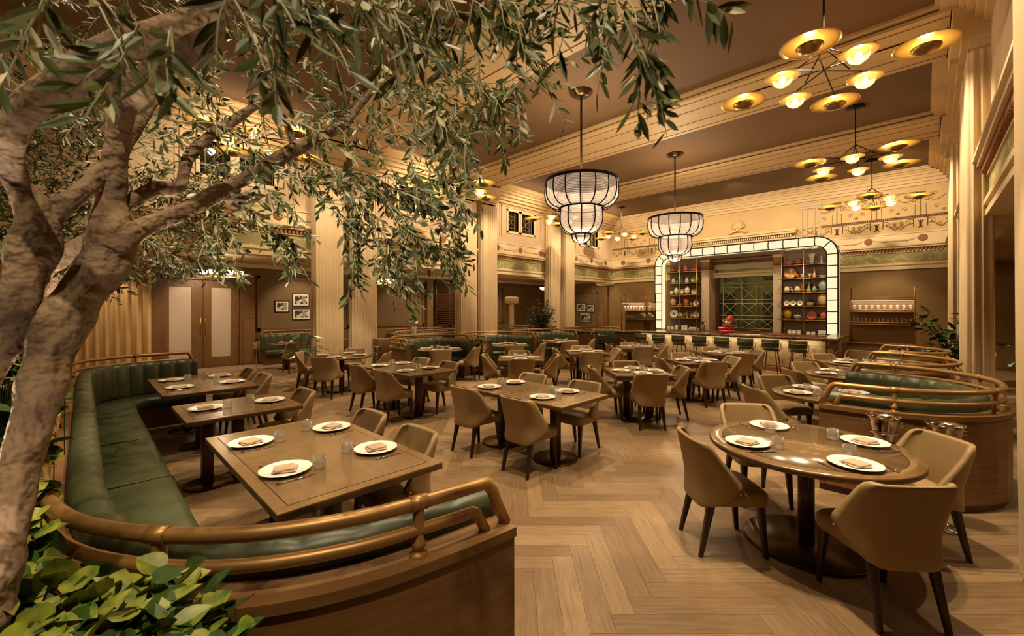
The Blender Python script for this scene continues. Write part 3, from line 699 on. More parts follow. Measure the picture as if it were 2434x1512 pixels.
m=MB(); cut(m,[(-.11,0,.005),(-.07,0,.005),(-.01,0,.005),(0,0,.005)],[.008,.006,.006,.004],.004); cut(m,[(0,0,.005),(.03,0,.005),(.09,.001,.005),(.115,.006,.005)],[.008,.009,.008,.002],.0015)
KN=m.mesh('knife','silver')
def setting(tx,ty,z,ang,place,tab,far=False,gl=True,grp=''):
    """place setting: ang = direction from the guest to the table middle"""
    c,s=math.cos(ang),math.sin(ang)
    def W_(a,b): return (tx+c*a-s*b, ty+s*a+c*b)
    j=rnd.uniform
    x,y=W_(0,0); P='at the '+place+' place of '+tab
    tag(ob('dinner_plate',PL,None,(x,y,z),ang+j(-.2,.2)),'white scalloped plate '+P,'plate','dinner plates on '+tab)
    tag(ob('napkin',NP,None,(x,y,z+.001),ang+j(-.5,.5)),'folded beige napkin on plate '+P,'napkin','napkins on '+tab)
    x,y=W_(0,.19); tag(ob('fork',FK,None,(x,y,z),ang+j(-.08,.08)),'silver fork '+P,'fork','forks on '+tab)
    x,y=W_(0,-.185); tag(ob('table_knife',KN,None,(x,y,z),ang+j(-.08,.08)),'silver knife '+P,'knife','knives on '+tab)
    x,y=W_(.17,-.10); tag(ob('water_glass',GL,None,(x,y,z),0),'clear water glass '+P,'glass','water glasses on '+tab)
    if gl: pass
ZT=.76
def rect_table(x0,x1,y0,y1,label,peds,sq=False,group=None,rimw=.07):
    cx,cy=(x0+x1)/2,(y0+y1)/2; hx,hy=(x1-x0)/2,(y1-y0)/2
    t=thing('dining_table',label,'table',(cx,cy,0),0,group)
    m=MB(); m.bbox(-hx,hx,-hy,hy,.715,.758,.004,rc=.006); m.build('table_edge','tabletop_edge',t)
    m=MB(); m.box(-hx+.002,hx-.002,-hy+.002,hy-.002,.757,.7592); o=m.build('tabletop','tablerim',t)
    m=MB(); m.box(-hx+rimw,hx-rimw,-hy+rimw,hy-rimw,.758,.7597); m.build('inlay_line','inlay',t)
    m=MB(); m.box(-hx+rimw+.006,hx-rimw-.006,-hy+rimw+.006,hy-rimw-.006,.7585,.7602); m.build('centre_panel','tabletop',t)
    for (px,py,r) in peds: pedestal(t,px,py,r)
    return t
def pedestal(t,px,py,r,square=True):
    m=MB()
    if square: m.bbox(px-.05,px+.05,py-.05,py+.05,.015,.72,.006)
    else: m.lathe([(.055,.015),(.055,.72)],c=(px,py,0),n=20,caps=True)
    m.build('pedestal_column','pedestal',t)
    m=MB(); m.lathe([(.0005,0),(r-.004,0),(r,.004),(r,.012),(r-.006,.017),(.0005,.02)],c=(px,py,0),n=40); m.build('base_plate','bronze',t)
def round_table(x,y,r,label,group,base=.36):
    t=thing('round_dining_table',label,'table',(x,y,0),0,group)
    m=MB(); m.lathe([(.0005,.72),(r-.006,.72),(r,.726),(r,.752),(r-.004,.758),(.0005,.758)],n=72); m.build('table_edge','tabletop_edge',t)
    m=MB(); m.lathe([(r-.09,.7591),(r-.004,.7591),(r-.003,.757)],n=72); m.lathe([(r-.095,.7575),(r-.09,.7591)],n=72); m.build('tabletop_rim','tablerim',t)
    m=MB(); m.lathe([(.0005,.7592),(r-.096,.7592),(r-.096,.757)],n=72); m.build('centre_panel','tabletop',t)
    m=MB(); m.lathe([(r-.097,.7594),(r-.091,.7594)],n=72); m.build('inlay_line','inlay',t)
    pedestal(t,0,0,base,False); return t
def leaf_table(x,y,label,group):
    t=thing('extending_table',label,'table',(x,y,0),YAW,group); h=.46
    m=MB(); m.bbox(-h,h,-h,h,.725,.757,.003,rc=.005); m.box(-h+.01,h-.01,-h+.01,h-.01,.756,.7595); m.build('tabletop','tabletop',t)
    m=MB(); m.bbox(-h,h,-h,h,.672,.712,.003,rc=.005); m.build('lower_leaf','tabletop_edge',t)
    m=MB(); m.box(-h+.03,h-.03,-h+.03,h-.03,.705,.73); m.build('slide_rail','darkwood',t)
    for s in (-1,1):
        m=MB(); m.box(-.08,.08,s*h-.004,s*h+.004,.713,.724); m.build('pull_slot','brass',t)
    m=MB(); m.bbox(-.24,-.14,-.05,.05,.015,.68,.006); m.build('pedestal_column','pedestal',t)
    m=MB(); m.bbox(.14,.24,-.05,.05,.015,.68,.006); m.build('pedestal_column','pedestal',t)
    m=MB(); m.lathe([(.0005,0),(.306,0),(.31,.004),(.31,.012),(.304,.017),(.0005,.02)],n=40); m.build('base_plate','bronze',t)
    return t
NEAR='tables beside the near banquette'
# near banquette tables
rect_table(-4.11,-2.32,.68,1.70,'largest wooden banquette table, laid for four, nearest the camera',[(-.55,-.08,.22),(.5,-.08,.22)],group=NEAR)
for (x,p) in ((-2.90,'right'),(-3.68,'left')):
    setting(x,.90,ZT,PI/2,'bench-side '+p,'largest banquette table',grp=1); setting(x+.03,1.50,ZT,-PI/2,'chair-side '+p,'largest banquette table')
    chair(x+.02,1.66,-PI/2,'tan leather chair at the largest banquette table, '+('nearer' if p=='right' else 'farther')+' of its two')
rect_table(-5.70,-4.78,.65,1.66,'small two-seat wooden table in the middle of the near banquette',[(0,-.27,.2),(0,.0,.2)],group=NEAR)
setting(-5.28,.88,ZT,PI/2,'bench-side','two-seat banquette table'); setting(-5.22,1.46,ZT,-PI/2,'chair-side','two-seat banquette table')
chair(-5.22,1.62,-PI/2,'single tan leather chair at the small two-seat banquette table')
rect_table(-8.12,-6.43,.65,1.66,'long wooden table at the far end of the near banquette',[(-.5,-.08,.22),(.5,-.08,.22)],group=NEAR)
for (x,p) in ((-6.92,'right'),(-7.68,'left')):
    setting(x,.88,ZT,PI/2,'bench-side '+p,'far banquette table'); setting(x,1.46,ZT,-PI/2,'chair-side '+p,'far banquette table')
    chair(x+.02,1.64,-PI/2,'tan leather chair at the far end table of near banquette, '+('nearer one' if p=='right' else 'farther one'))
# joined square tables mid-room and on the left
for (x0,tab,lab) in ((-4.51,'left joined centre table','square wooden table, left half of the joined centre pair'),(-3.60,'right joined centre table','square wooden table, right half of the joined centre pair'),
                     (-7.40,'left joined rear table','square wooden table, left half of joined pair near left curtains'),(-6.52,'right joined rear table','square wooden table, right half of joined pair near left curtains')):
    w_=.90 if x0>-5 else .87
    rect_table(x0,x0+w_,3.50,4.42,lab,[(0,0,.27)],group='joined square tables')
    cx=x0+w_/2
    setting(cx,3.72,ZT,PI/2,'camera-side',tab); setting(cx,4.20,ZT,-PI/2,'far-side',tab)
    chair(cx,3.49,PI/2,'tan leather chair with its back to camera at '+tab); chair(cx-.02,4.42,-PI/2,'tan leather chair facing the camera at '+tab)
# round tables
def diag(x,y,r,tab,lab,group,offs,base=.36,seats=4):
    round_table(x,y,r,lab,group,base)
    names=['camera-left','camera-right','far-left','far-right']; dirs=[(-1,-1),(1,-1),(-1,1),(1,1)]
    for nme,(dx,dy) in list(zip(names,dirs)):
        k=(r-.215)/math.sqrt(2); setting(x+dx*k,y+dy*k,ZT,math.atan2(-dy,-dx),nme,tab)
    for (ox,oy,nm) in offs:
        a=math.atan2(-oy,-ox); chair(x+ox,y+oy,a,'tan leather chair '+nm+' '+tab)
q=.50
diag(-.64,3.88,.67,'nearest round table','large round wooden table nearest the camera, laid for four','round tables',
     [(-.47,-.45,'left of'),(.45,-.50,'in front of'),(-.50,.60,'behind, on the left of'),(.58,.50,'behind, on the right of')],.42)
diag(-9.15,3.98,.62,'left round table','round wooden table standing before the nearest left curtains','round tables',
     [(-.55,-.45,'left of'),(.48,-.50,'in front of'),(-.52,.50,'behind'),(.52,.58,'right of')])
for (x,y,w3) in ((-8.85,6.4,'nearest'),(-8.45,8.5,'middle'),(-8.2,10.6,'farthest')):
    tab=w3+' left booth table'
    diag(x,y,.58,tab,'round wooden table inside the '+w3+' green booth on the left','booth tables',[(.60,-.42,'in front of'),(.66,.40,'right of')],.3)
for (x,y,w3) in ((-.85,6.35,'nearest'),(-.85,8.45,'middle'),(-.85,10.35,'farthest')):
    tab=w3+' right booth table'
    diag(x,y,.56,tab,'round wooden table inside the '+w3+' green booth on the right','booth tables',[(-.48,-.44,'in front of'),(-.52,.46,'behind')],.3)
# turned square tables with pull-out leaves
G45='square pull-out tables in the middle'
for (x,y,tab) in ((-6.04,6.42,'front left square table'),(-3.37,6.41,'front right square table'),(-5.78,8.46,'middle left square table'),(-3.22,8.54,'middle right square table'),(-5.52,10.42,'rear left square table'),(-3.28,10.5,'rear right square table')):
    leaf_table(x,y,'pull-out square wooden table, the '+tab.replace(' square table','')+' of the six turned ones',G45)
    for k,nm in enumerate(('camera-side','right-hand','far-side','left-hand')):
        a=YAW-PI/2+k*PI/2; c,s=math.cos(a),math.sin(a)
        setting(x+.27*c,y+.27*s,ZT,a+PI,nm,tab)
        chair(x+.53*c,y+.53*s,a+PI+rnd.uniform(-.08,.08),'tan leather chair on the '+nm.replace('-',' ')+' of '+tab,'tan leather dining chairs')
# far tables
rect_table(-9.5,-8.7,13.3,14.2,'small wooden table in the last green booth by the end wall',[(0,0,.25)],group='far tables')
setting(-9.1,13.5,ZT,PI/2,'nearer','end wall booth table'); setting(-9.1,14.0,ZT,-PI/2,'farther','end wall booth table')
rect_table(-13.95,-12.95,3.8,4.6,'wooden table at the green wall bench by the double doors',[(0,0,.25)],group='far tables')
setting(-13.7,4.2,ZT,0,'bench-side','wall bench table'); setting(-13.2,4.2,ZT,PI,'chair-side','wall bench table')
chair(-12.72,4.15,PI,'tan leather chair with back to camera at the wall bench table')
chair(-1.1,12.25,-PI*.6,'tan leather chair beyond the farthest right booth, near the bar corner')
# ================================================================ BOOTHS
def chan(pitch):
    return lambda s: abs(math.sin(PI*s/pitch))**.55
def booth(path,label,posts,out=1,name='green_banquette',seat=.62,rails=True,endpan=True,group=None,woodz=.85,pitch=.21,low=.0,base=True):
    P=resample([(p[0],p[1],0) for p in path],.02); P=[(p.x,p.y) for p in P]
    t=thing(name,label,'banquette',(0,0,0),0,group)
    m=MB(); m.sweep(P,[(.0,.07),(.11,.07),(.11,.80),(.125,.81),(.125,.85),(-.02,.85),(-.02,.07)],out,smooth=False); m.build('wood_shell','oakpanel',t)
    m=MB(); m.sweep(P,[(.0,0),(.085,0),(.085,.07),(0,.07)],out,smooth=False); m.build('plinth','darkwood',t)
    m=MB(); m.sweep(P,[(-.022,.40),(-.022,.88),(-.03,.925),(-.055,.944,0,.008),(-.09,.946,-.008,.014),(-.125,.926,-.026,.014),(-.138,.87,-.034),(-.146,.7,-.032),(-.162,.5,-.02),(-.17,.40)],out,ch=chan(pitch)); m.build('backrest','green',t)
    if seat:
        m=MB(); m.sweep(P,[(-.12,.30),(-.12,.455),(-seat+.06,.465),(-seat+.02,.455),(-seat,.42),(-seat+.01,.32),(-seat+.03,.30)],out); m.build('seat','green',t)
        m=MB(); m.sweep(P,[(-.10,0),(-.10,.30),(-seat+.09,.30),(-seat+.09,0)],out,smooth=False); m.build('seat_base','walnut',t)
    if rails:
        def rail(nm,z,r,trim_):
            o=.055; pts=[]; n=len(P)
            for i,p in enumerate(P):
                a=P[max(i-1,0)]; b=P[min(i+1,n-1)]; tx,ty=b[0]-a[0],b[1]-a[1]; l=math.hypot(tx,ty); pts.append(Vector((p[0]-ty/l*out*o,p[1]+tx/l*out*o,z)))
            k=int(trim_/.02); pts=pts[k:len(pts)-k]
            def endbend(a,b):
                d=(a-b).normalized(); h=z-.85; s=h*.45+.02
                return [a+d*s+Vector((0,0,-h)),a+d*s*.62+Vector((0,0,-h*.55)),a+d*s*.36+Vector((0,0,-h*.2)),a+d*s*.12+Vector((0,0,-h*.03))]
            e0=endbend(pts[0],pts[4]); e1=endbend(pts[-1],pts[-5])
            full=e0+pts+e1[::-1]; m=MB(); m.tube(full,r,10); m.build(nm,'brassrail',t); return pts
        pr=rail('top_rail',1.05,.026,.13); rail('lower_rail',.945,.023,.19)
        for f in posts:
            i=min(len(pr)-2,max(1,int(f*(len(pr)-1)))); p=pr[i]; d=(pr[i+1]-pr[i-1]).normalized()
            m=MB(); m.lathe([(.036,0),(.036,.008),(.022,.012),(.022,.03),(.028,.035),(.028,.05),(.022,.055),(.022,.2)],c=(p.x,p.y,.85),n=12)
            m.tube([p-d*.035,p+d*.035],.0295,12); m.build('rail_post','brassrail',t)
    return t
# the large one in front: runs along y=-.1, curved ends coming forward
nb=smooth([(-1.385,1.33),(-1.42,1.05),(-1.50,.70),(-1.66,.40),(-1.92,.16),(-2.25,.0),(-2.7,-.07),(-3.4,-.09),(-5.5,-.09),(-7.6,-.09),(-8.2,-.04),(-8.55,.14),(-8.75,.45),(-8.82,.8),(-8.84,1.33)],10)
nbt=booth(nb,'long green leather banquette in the foreground with curved ends and brass rails',[.035,.125,.20,.34,.46,.58,.70,.82,.93],-1 if 0 else 1,seat=.60,group='green leather banquettes')
m=MB()
for x in (-2.9,-4.3,-5.7,-7.1): m.tube([(x,.06,.462),(x,.3,.466),(x,.44,.468),(x,.495,.455),(x,.515,.42)],.004,5)
m.build('seat_seam','inlay',nbt)
def upath(xf,xb,y0,y1,r):
    s=1 if xb>xf else -1; pts=[(xf,y0),(xb-s*r,y0)]
    for i in range(1,9): a=PI/2*i/9; pts.append((xb-s*r+s*r*math.sin(a),y0+r-r*math.cos(a)))
    pts+=[(xb,y0+r),(xb,y1-r)]
    for i in range(1,9): a=PI/2*i/9; pts.append((xb-s*r+s*r*math.cos(a),y1-r+r*math.sin(a)))
    pts+=[(xb-s*r,y1),(xf,y1)]; return pts
GB='green leather banquettes'
booth(upath(-.74,.50,5.24,7.28,.92),'green leather booth on the right, nearest the camera, brass rails on top',[.12,.36,.5,.66,.9],-1,seat=.55,group=GB)
booth(upath(-.70,.31,7.56,9.28,.8),'green leather booth on the right, second from the camera',[.12,.36,.62,.88],-1,seat=.5,group=GB)
booth(upath(-.66,.28,9.56,11.25,.8),'green leather booth on the right, third from the camera',[.12,.36,.62,.88],-1,seat=.5,group=GB)
for (y0,y1,w3) in ((5.40,7.35,'nearest'),(7.63,9.50,'second'),(9.78,11.65,'third')):
    booth(upath(-8.65 if w3=='nearest' else -8.35,-9.95,y0,y1,.75),'green leather booth along the left colonnade, '+w3+' from the camera',[.06,.3,.42,.58,.7,.94],1,seat=.5,group=GB)
booth(upath(-8.4,-9.95,12.85,14.6,.5),'green leather booth farthest along the left colonnade, near the end wall',[.06,.3,.42,.58,.7,.94],1,seat=.5,group=GB)
booth([(-12.0,6.9),(-12.0,7.6),(-12.0,10.2)],'green leather bench in the side aisle behind the nearest left booth',[.1,.5,.9],1,seat=.5,group=GB)
booth([(-13.4,7.4),(-13.4,8.6),(-13.4,9.9)],'green leather bench farther back in the side aisle before louvred shutters',[.1,.5,.9],-1 if 0 else 1,seat=.5,group=GB)
booth([(-14.0,11.6),(-13.0,12.6),(-12.0,13.6)],'green leather bench in the rear of the side aisle by the slim column',[.1,.5,.9],1,seat=.5,group=GB)
booth([(-14.85,6.6),(-15.2,6.55),(-15.3,6.3),(-15.3,4.3),(-15.3,3.98)][::-1][0:4],'green leather wall bench beside the frosted double doors',[.1,.5,.9],1,seat=.62,group=GB)
# ================================================================ ICE BUCKETS
def bucket_stand():
    t=thing('ice_bucket_stand','polished silver ice bucket on a slim floor stand','ice bucket')
    m=MB(); m.lathe([(.0005,.63),(.06,.63),(.075,.64),(.09,.74),(.105,.82),(.125,.85),(.122,.852),(.1,.82),(.085,.74),(.07,.65),(.0005,.65)],n=28); b=m.build('bucket','silver',t)
    for s in (-1,1):
        m=MB(); m.tube([(s*.09,0,.76),(s*.14,0,.775),(s*.145,0,.8),(s*.1,0,.805)],.006,6); m.build('handle','silver',b)
    m=MB(); m.lathe([(.1,.70),(.104,.705),(.1,.71),(.096,.705),(.1,.70)],n=28); m.tube([(.1,0,.705),(.02,0,.6),(0,0,.58)],.005,6); m.tube([(-.1,0,.705),(-.02,0,.6),(0,0,.58)],.005,6); m.tube([(0,.1,.705),(0,.02,.6),(0,0,.58)],.005,6)
    m.build('ring_holder','silver',t)
    m=MB(); m.lathe([(.011,.02),(.011,.6)],n=10); m.build('stem','silver',t)
    m=MB(); m.lathe([(.0005,.0),(.12,.0),(.12,.006),(.09,.016),(.03,.028),(.012,.05)],n=28); m.build('base','silver',t)
    return t
IB=Proto(bucket_stand()); g='ice bucket stands'
IB.put((.13,4.95,0),.4,'polished silver ice bucket on stand against near right booth, right one of two',g)
IB.put((-.25,4.95,0),.2,'polished silver ice bucket on stand against near right booth, left one of two',g)
IB.put((-8.40,7.49,0),0,'small silver ice bucket stand between the first and second left booths',g)
IB.put((-8.12,9.64,0),0,'small silver ice bucket stand between the second and third left booths',g)
IB.put((-9.75,5.12,0),0,'silver ice bucket stand beside the wooden end of nearest left booth',g)
IB.put((-13.8,3.5,0),0,'silver ice bucket stand in front of the wall bench by the double doors',g)
# ================================================================ THE BAR
ORD=['first','second','third','fourth','fifth','sixth','seventh','eighth','ninth','tenth','eleventh','twelfth','thirteenth','fourteenth']
bar=thing('bar_counter','long stone-faced bar with lit marble front and dark stone top','bar',(0,0,0))
m=MB(); m.box(-7.1,-1.84,13.78,14.3,.12,.964); m.build('marble_front','rockface',bar)
m=MB(); m.bbox(-7.25,-1.55,13.48,14.35,.965,1.02,.008); m.bbox(-1.95,-1.55,14.3,16.6,.965,1.02,.008); m.build('counter_top','counterstone',bar)
m=MB(); m.box(-7.1,-1.6,13.62,13.78,.935,.965); m.bbox(-1.84,-1.58,13.8,16.5,.0,.97,.01); m.build('stone_apron','counterstone',bar)
m=MB(); m.box(-7.05,-1.9,13.66,13.7,.928,.935); m.build('light_strip','strip',bar)
lamp('AREA',(-4.5,13.64,.924),13,(1,.86,.58),(5.1,.03),(-4.5,13.80,.3),name='under_counter_light')
m=MB(); m.box(-7.1,-1.84,13.70,14.3,0,.12); m.tube([(-7.0,13.45,.2),(-1.9,13.45,.2)],.02,10); m.build('foot_rail','brassrail',bar)
for x in [-7.0+i*.85 for i in range(7)]:
    m=MB(); m.tube([(x,13.45,.2),(x,13.72,.2)],.012,6); m.build('rail_bracket','brassrail',bar)
m=MB(); m.bbox(-8.1,-7.12,13.7,14.3,.0,.93,.01); m.box(-7.9,-7.3,13.69,13.7,.12,.8); c=thing('bar_end_cabinet','wooden cabinet closing the left end of the bar','cabinet',(0,0,0)); m.build('body','walnut',c)
m=MB(); m.bbox(-8.15,-7.26,13.6,14.35,.935,.98,.006); m.build('cabinet_top','counterstone',c)
m=MB(); m.tube([(-7.95,13.6,.80),(-7.2,13.45,.45)],.018,8); m.build('handrail','silver',c)
# bar stools
def stool():
    t=thing('bar_stool','green leather bar stool','stool')
    m=MB(); m.lathe([(.0005,.645),(.18,.645),(.195,.66),(.195,.70),(.175,.72),(.0005,.722)],n=28); m.build('seat','green',t)
    m=MB(); m.lathe([(.17,.628),(.205,.632),(.205,.648),(.17,.65)],n=28); m.build('seat_ring','brassrail',t)
    m=MB(); A=[(.195*math.sin(a),-.195*math.cos(a)) for a in [R(-68+136*i/24) for i in range(25)]]
    m.sweep(A,[(0,.74),(.012,.73),(.03,.74),(.035,.82),(.035,.93),(.022,.955),(.006,.95),(0,.93)],-1); m.build('backrest','green',t)
    m=MB(); m.tube([(1.195*x,1.195*y,.86) for x,y in A],.007,6); m.build('back_band','brassrail',t)
    for s in (-1,1):
        m=MB(); m.tube([(s*.19,-.02,.64),(s*.225,.03,.68),(s*.225,.05,.82),(s*.21,-.03,.86)],.008,6); m.build('arm_loop','brassrail',t)
    for (sx,sy) in ((1,1),(1,-1),(-1,1),(-1,-1)):
        m=MB(); m.tube([(sx*.13,sy*.13,.63),(sx*.2,sy*.2,0)],[.017,.011],8); m.build('leg','pedestal',t)
    m=MB(); q=[(.175,.175,.22),(-.175,.175,.22),(-.175,-.175,.22),(.175,-.175,.22),(.175,.175,.22)]
    for a,b in zip(q,q[1:]): m.tube([a,b],.008,6)
    m.build('footrest','brassrail',t); return t
ST=Proto(stool())
o8=['leftmost','second from left','third from left','fourth from left','fourth from right','third from right','second from right','rightmost']
for i,x in enumerate((-6.79,-6.17,-5.52,-4.88,-4.23,-3.60,-2.98,-2.35)):
    ST.put((x,13.22,0),rnd.uniform(-.05,.05),'green leather bar stool at the lit bar, %s of the eight'%o8[i],'bar stools')
# ================================================================ LIT ARCH AND SHELVES
arch=thing('lit_arch','glowing panelled arch standing over the back bar shelves','arch',(0,0,0))
AX0,AX1,AZ,RO,BW=-8.25,-1.98,4.21,.62,.30; AY0,AY1=17.2,17.6
def arcpath(off):
    pts=[(AX0+off,.925)]; r=RO-off
    n=8
    pts+= [(AX0+off,.925+(AZ-RO-.925)*i/7) for i in range(1,8)]
    pts+= [(AX0+RO-r*math.cos(PI/2*i/n),AZ-RO+r*math.sin(PI/2*i/n)) for i in range(1,n+1)]
    nx=11; pts+= [(AX0+RO+(AX1-AX0-2*RO)*i/nx,AZ-off) for i in range(1,nx+1)]
    pts+= [(AX1-RO+r*math.sin(PI/2*i/n),AZ-RO+r*math.cos(PI/2*i/n)) for i in range(1,n+1)]
    pts+= [(AX1-off,AZ-RO-(AZ-RO-.925)*i/7) for i in range(1,8)]
    return pts
po,pi_,pm=arcpath(0),arcpath(BW),arcpath(BW/2)
m=MB(); rings=[[(a[0],AY0+.05,a[1]),((a[0]+b[0])/2,AY0,(a[1]+b[1])/2),(b[0],AY0+.05,b[1]),(b[0],AY1,b[1]),(a[0],AY1,a[1])] for a,b in zip(po,pi_)]
m.loft(rings,caps=True,smooth=False); m.build('glowing_panels','strip',arch)
m=MB()
m.tube([(p[0],AY0+.05,p[1]) for p in po],.022,6); m.tube([(p[0],AY0+.05,p[1]) for p in pi_],.02,6)
cuts=list(range(0,8))+[11,15]+list(range(16,27))+[30]+list(range(34,42))
for i in cuts:
    if i<len(po): a,b=po[i],pi_[i]; m.tube([(a[0],AY0+.04,a[1]),((a[0]+b[0])/2,AY0-.012,(a[1]+b[1])/2),(b[0],AY0+.04,b[1])],.016,6)
for (a,b) in ((po,0),): 
    o_=[(p[0],AY1+.02,p[1]) for p in po]; m.tube(o_,.02,4)
m.build('bronze_frame','blackmetal',arch)
bb=thing('back_bar_counter','back bar counter with stone top under the lit arch','counter',(0,0,0))
m=MB(); m.box(AX0-.05,AX1+.05,17.15,18.2,0,.84); m.build('body','darkwood',bb); m=MB(); m.bbox(AX0-.1,AX1+.3,17.1,18.3,.84,.895,.006); m.build('counter_top','counterstone',bb)
SZ=[1.40,1.885,2.37,2.86,3.345]
def shelves(x0,x1,label,xm):
    t=thing('shelf_unit',label,'shelf',(0,0,0),0,'back bar shelf units')
    m=MB(); m.box(x0,x1,18.02,18.06,.9,AZ-BW); m.build('back_panel','darkwood' if 0 else 'walnut',t)
    for z in SZ:
        m=MB(); m.box(x0-.02,x1+.02,17.66,18.02,z-.03,z); m.build('shelf','walnut',t)
        m=MB(); m.tube([(x0-.1,17.64,z-.015),(x1+.08,17.64,z-.015)],.012,6); m.tube([(x0,17.64,z+.07),(x1,17.64,z+.07)],.006,6); m.build('gallery_rail','brass',t)
    for x in (x0+.02,xm,x1-.02):
        m=MB(); m.tube([(x,17.63,.9),(x,17.63,AZ-BW)],.013,6); m.build('upright','brass',t)
    return t
shelves(-7.93,-6.62,'open shelves of coloured glass and pottery left of bar window',-7.35)
shelves(-3.66,-2.30,'open shelves of coloured glass and pottery right of bar window',-2.98)
def pot(name,prof,mat,x,z,label,cat,y=17.84,handle=0,n=20,group=None,lid=None,sx=1):
    t=thing(name,label,cat,(x,y,z+.002),0,group)
    m=MB(); m.lathe([(.0005,.0)]+prof,n=n,sx=sx); m.build('body',mat,t)
    for k in range(handle):
        s=1 if k==0 else -1; r=max(p[0] for p in prof); h=prof[-1][1]
        m=MB(); m.tube([(s*r*.75,0,h*.35),(s*(r+.045),0,h*.45),(s*(r+.04),0,h*.8),(s*r*.55,0,h*.88)],.009,6); m.build('handle',mat,t)
    if lid: m=MB(); m.lathe(lid,n=n); m.build('lid',mat,t)
    return t
def dish(name,r,mat,x,z,label,y=17.88,lob=0,depth=.03,group=None,rim=None):
    t=thing(name,label,'plate',(x,y,z+.002+r*.97),0,group); M=Matrix.Rotation(R(78),4,'X')
    m=MB(); m.lathe([(.0005,.0),(r*.6,.0),(r*.95,depth),(r,depth+.004),(r*.95,depth+.008),(r*.6,.008),(.0005,.008)],n=36,M=M,scal=(lambda a,q:.06*math.sin(lob*a) if q>r*.7 else 0) if lob else None); b=m.build('dish',mat,t)
    if rim: m=MB(); m.lathe([(r*.72,.017),(r*.82,.024)],n=36,M=M); m.lathe([(r*.1,.011),(r*.3,.011)],n=36,M=M); m.build('painted_band',rim,t)
    return t
V1=[(.05,0),(.09,.06),(.1,.14),(.07,.22),(.035,.26),(.035,.3),(.05,.32)]; V2=[(.045,0),(.05,.02),(.03,.1),(.018,.18),(.025,.26)]
JG=[(.06,0),(.1,.05),(.105,.12),(.07,.18),(.055,.21),(.065,.23)]; BOT=[(.04,0),(.05,.03),(.05,.12),(.02,.2),(.015,.28),(.02,.29)]; URN=[(.05,0),(.09,.08),(.12,.2),(.1,.29),(.06,.32),(.07,.34)]
BOW=[(.04,0),(.05,.01),(.09,.07),(.1,.09)]; FLR=[(.055,0),(.06,.12),(.075,.25),(.12,.36)]; CUP=[(.035,0),(.045,.03),(.05,.09)]; GOB=[(.04,0),(.01,.01),(.01,.06),(.045,.1),(.05,.15)]
def sc_(p,k,kz=None): kz=kz or k; return [(a*k,b*kz) for a,b in p]
L,Rr='left shelves','right shelves'
rowL=[(3.345,[('p','glass_jug',sc_(JG,1,1),'redglass',-7.72,'dark ruby glass jug','jug'),('p','vase',sc_(V2,1.5,1.1),'pinkglass',-7.45,'tall pink glass vase','vase'),('p','vase',sc_(V1,.9),'pinkglass',-7.18,'dark-necked pink glass vase','vase'),('d','glass_dish',.15,'redglass',-6.82,'round ruby red glass dish')]),
 (2.86,[('p','goblet',sc_(V1,.8),'pale_crystal',-7.70,'tall clear crystal vase','vase'),('p','goblet',sc_(GOB,.8),'pale_crystal',-7.55,'small clear crystal goblet','glass'),('p','bottle',sc_(BOT,1),'greenglass',-7.36,'slim green glass bottle','bottle'),('p','vase',sc_(V1,.8),'pale_crystal',-7.12,'dark-patterned clear glass vase','vase'),('d','glass_dish',.17,'greenglass',-6.82,'wavy green glass dish')]),
 (2.37,[('p','pottery_jug',sc_(JG,.8),'paleglaze',-7.78,'small pale pottery jug','jug'),('p','pottery_vase',sc_(URN,.8,.95),'paleglaze',-7.57,'tall square-necked pale vase','vase'),('p','pottery_vase',sc_(V1,.8),'paleglaze',-7.33,'two-handled pale pottery vase','vase'),('p','lidded_jar',sc_(URN,.95),'paleglaze',-7.10,'lidded pale pottery jar','jar'),('d','platter',.13,'celadon',-6.82,'pale green scalloped platter')]),
 (1.885,[('p','pottery_vase',sc_(URN,1.05),'peach',-7.70,'peach pottery urn','vase'),('p','pottery_vase',sc_(V2,1.4,1.1),'paleglaze',-7.43,'slim-necked pale vase','vase'),('p','pottery_vase',sc_(URN,.95),'clay',-7.14,'amber pottery urn','vase'),('p','goblet',sc_(GOB,1),'peach',-6.95,'small footed peach bowl','bowl'),('d','platter',.12,'paleglaze',-6.76,'small white plate with centre ring')]),
 (1.40,[('d','platter',.17,'china',-7.68,'large white plate with dark painted rim'),('p','pottery_jug',sc_(JG,.95),'paleglaze',-7.40,'floral white pottery jug','jug'),('p','fruit_stand',[(.06,0),(.02,.02),(.02,.1),(.12,.13),(.13,.15)],'china',-7.12,'white footed stand with oranges','stand'),('p','pottery_bottle',sc_(BOT,.9),'yellowglaze',-6.93,'small yellow pottery bottle','bottle'),('d','platter',.13,'paleglaze',-6.76,'lobed cream platter')])]
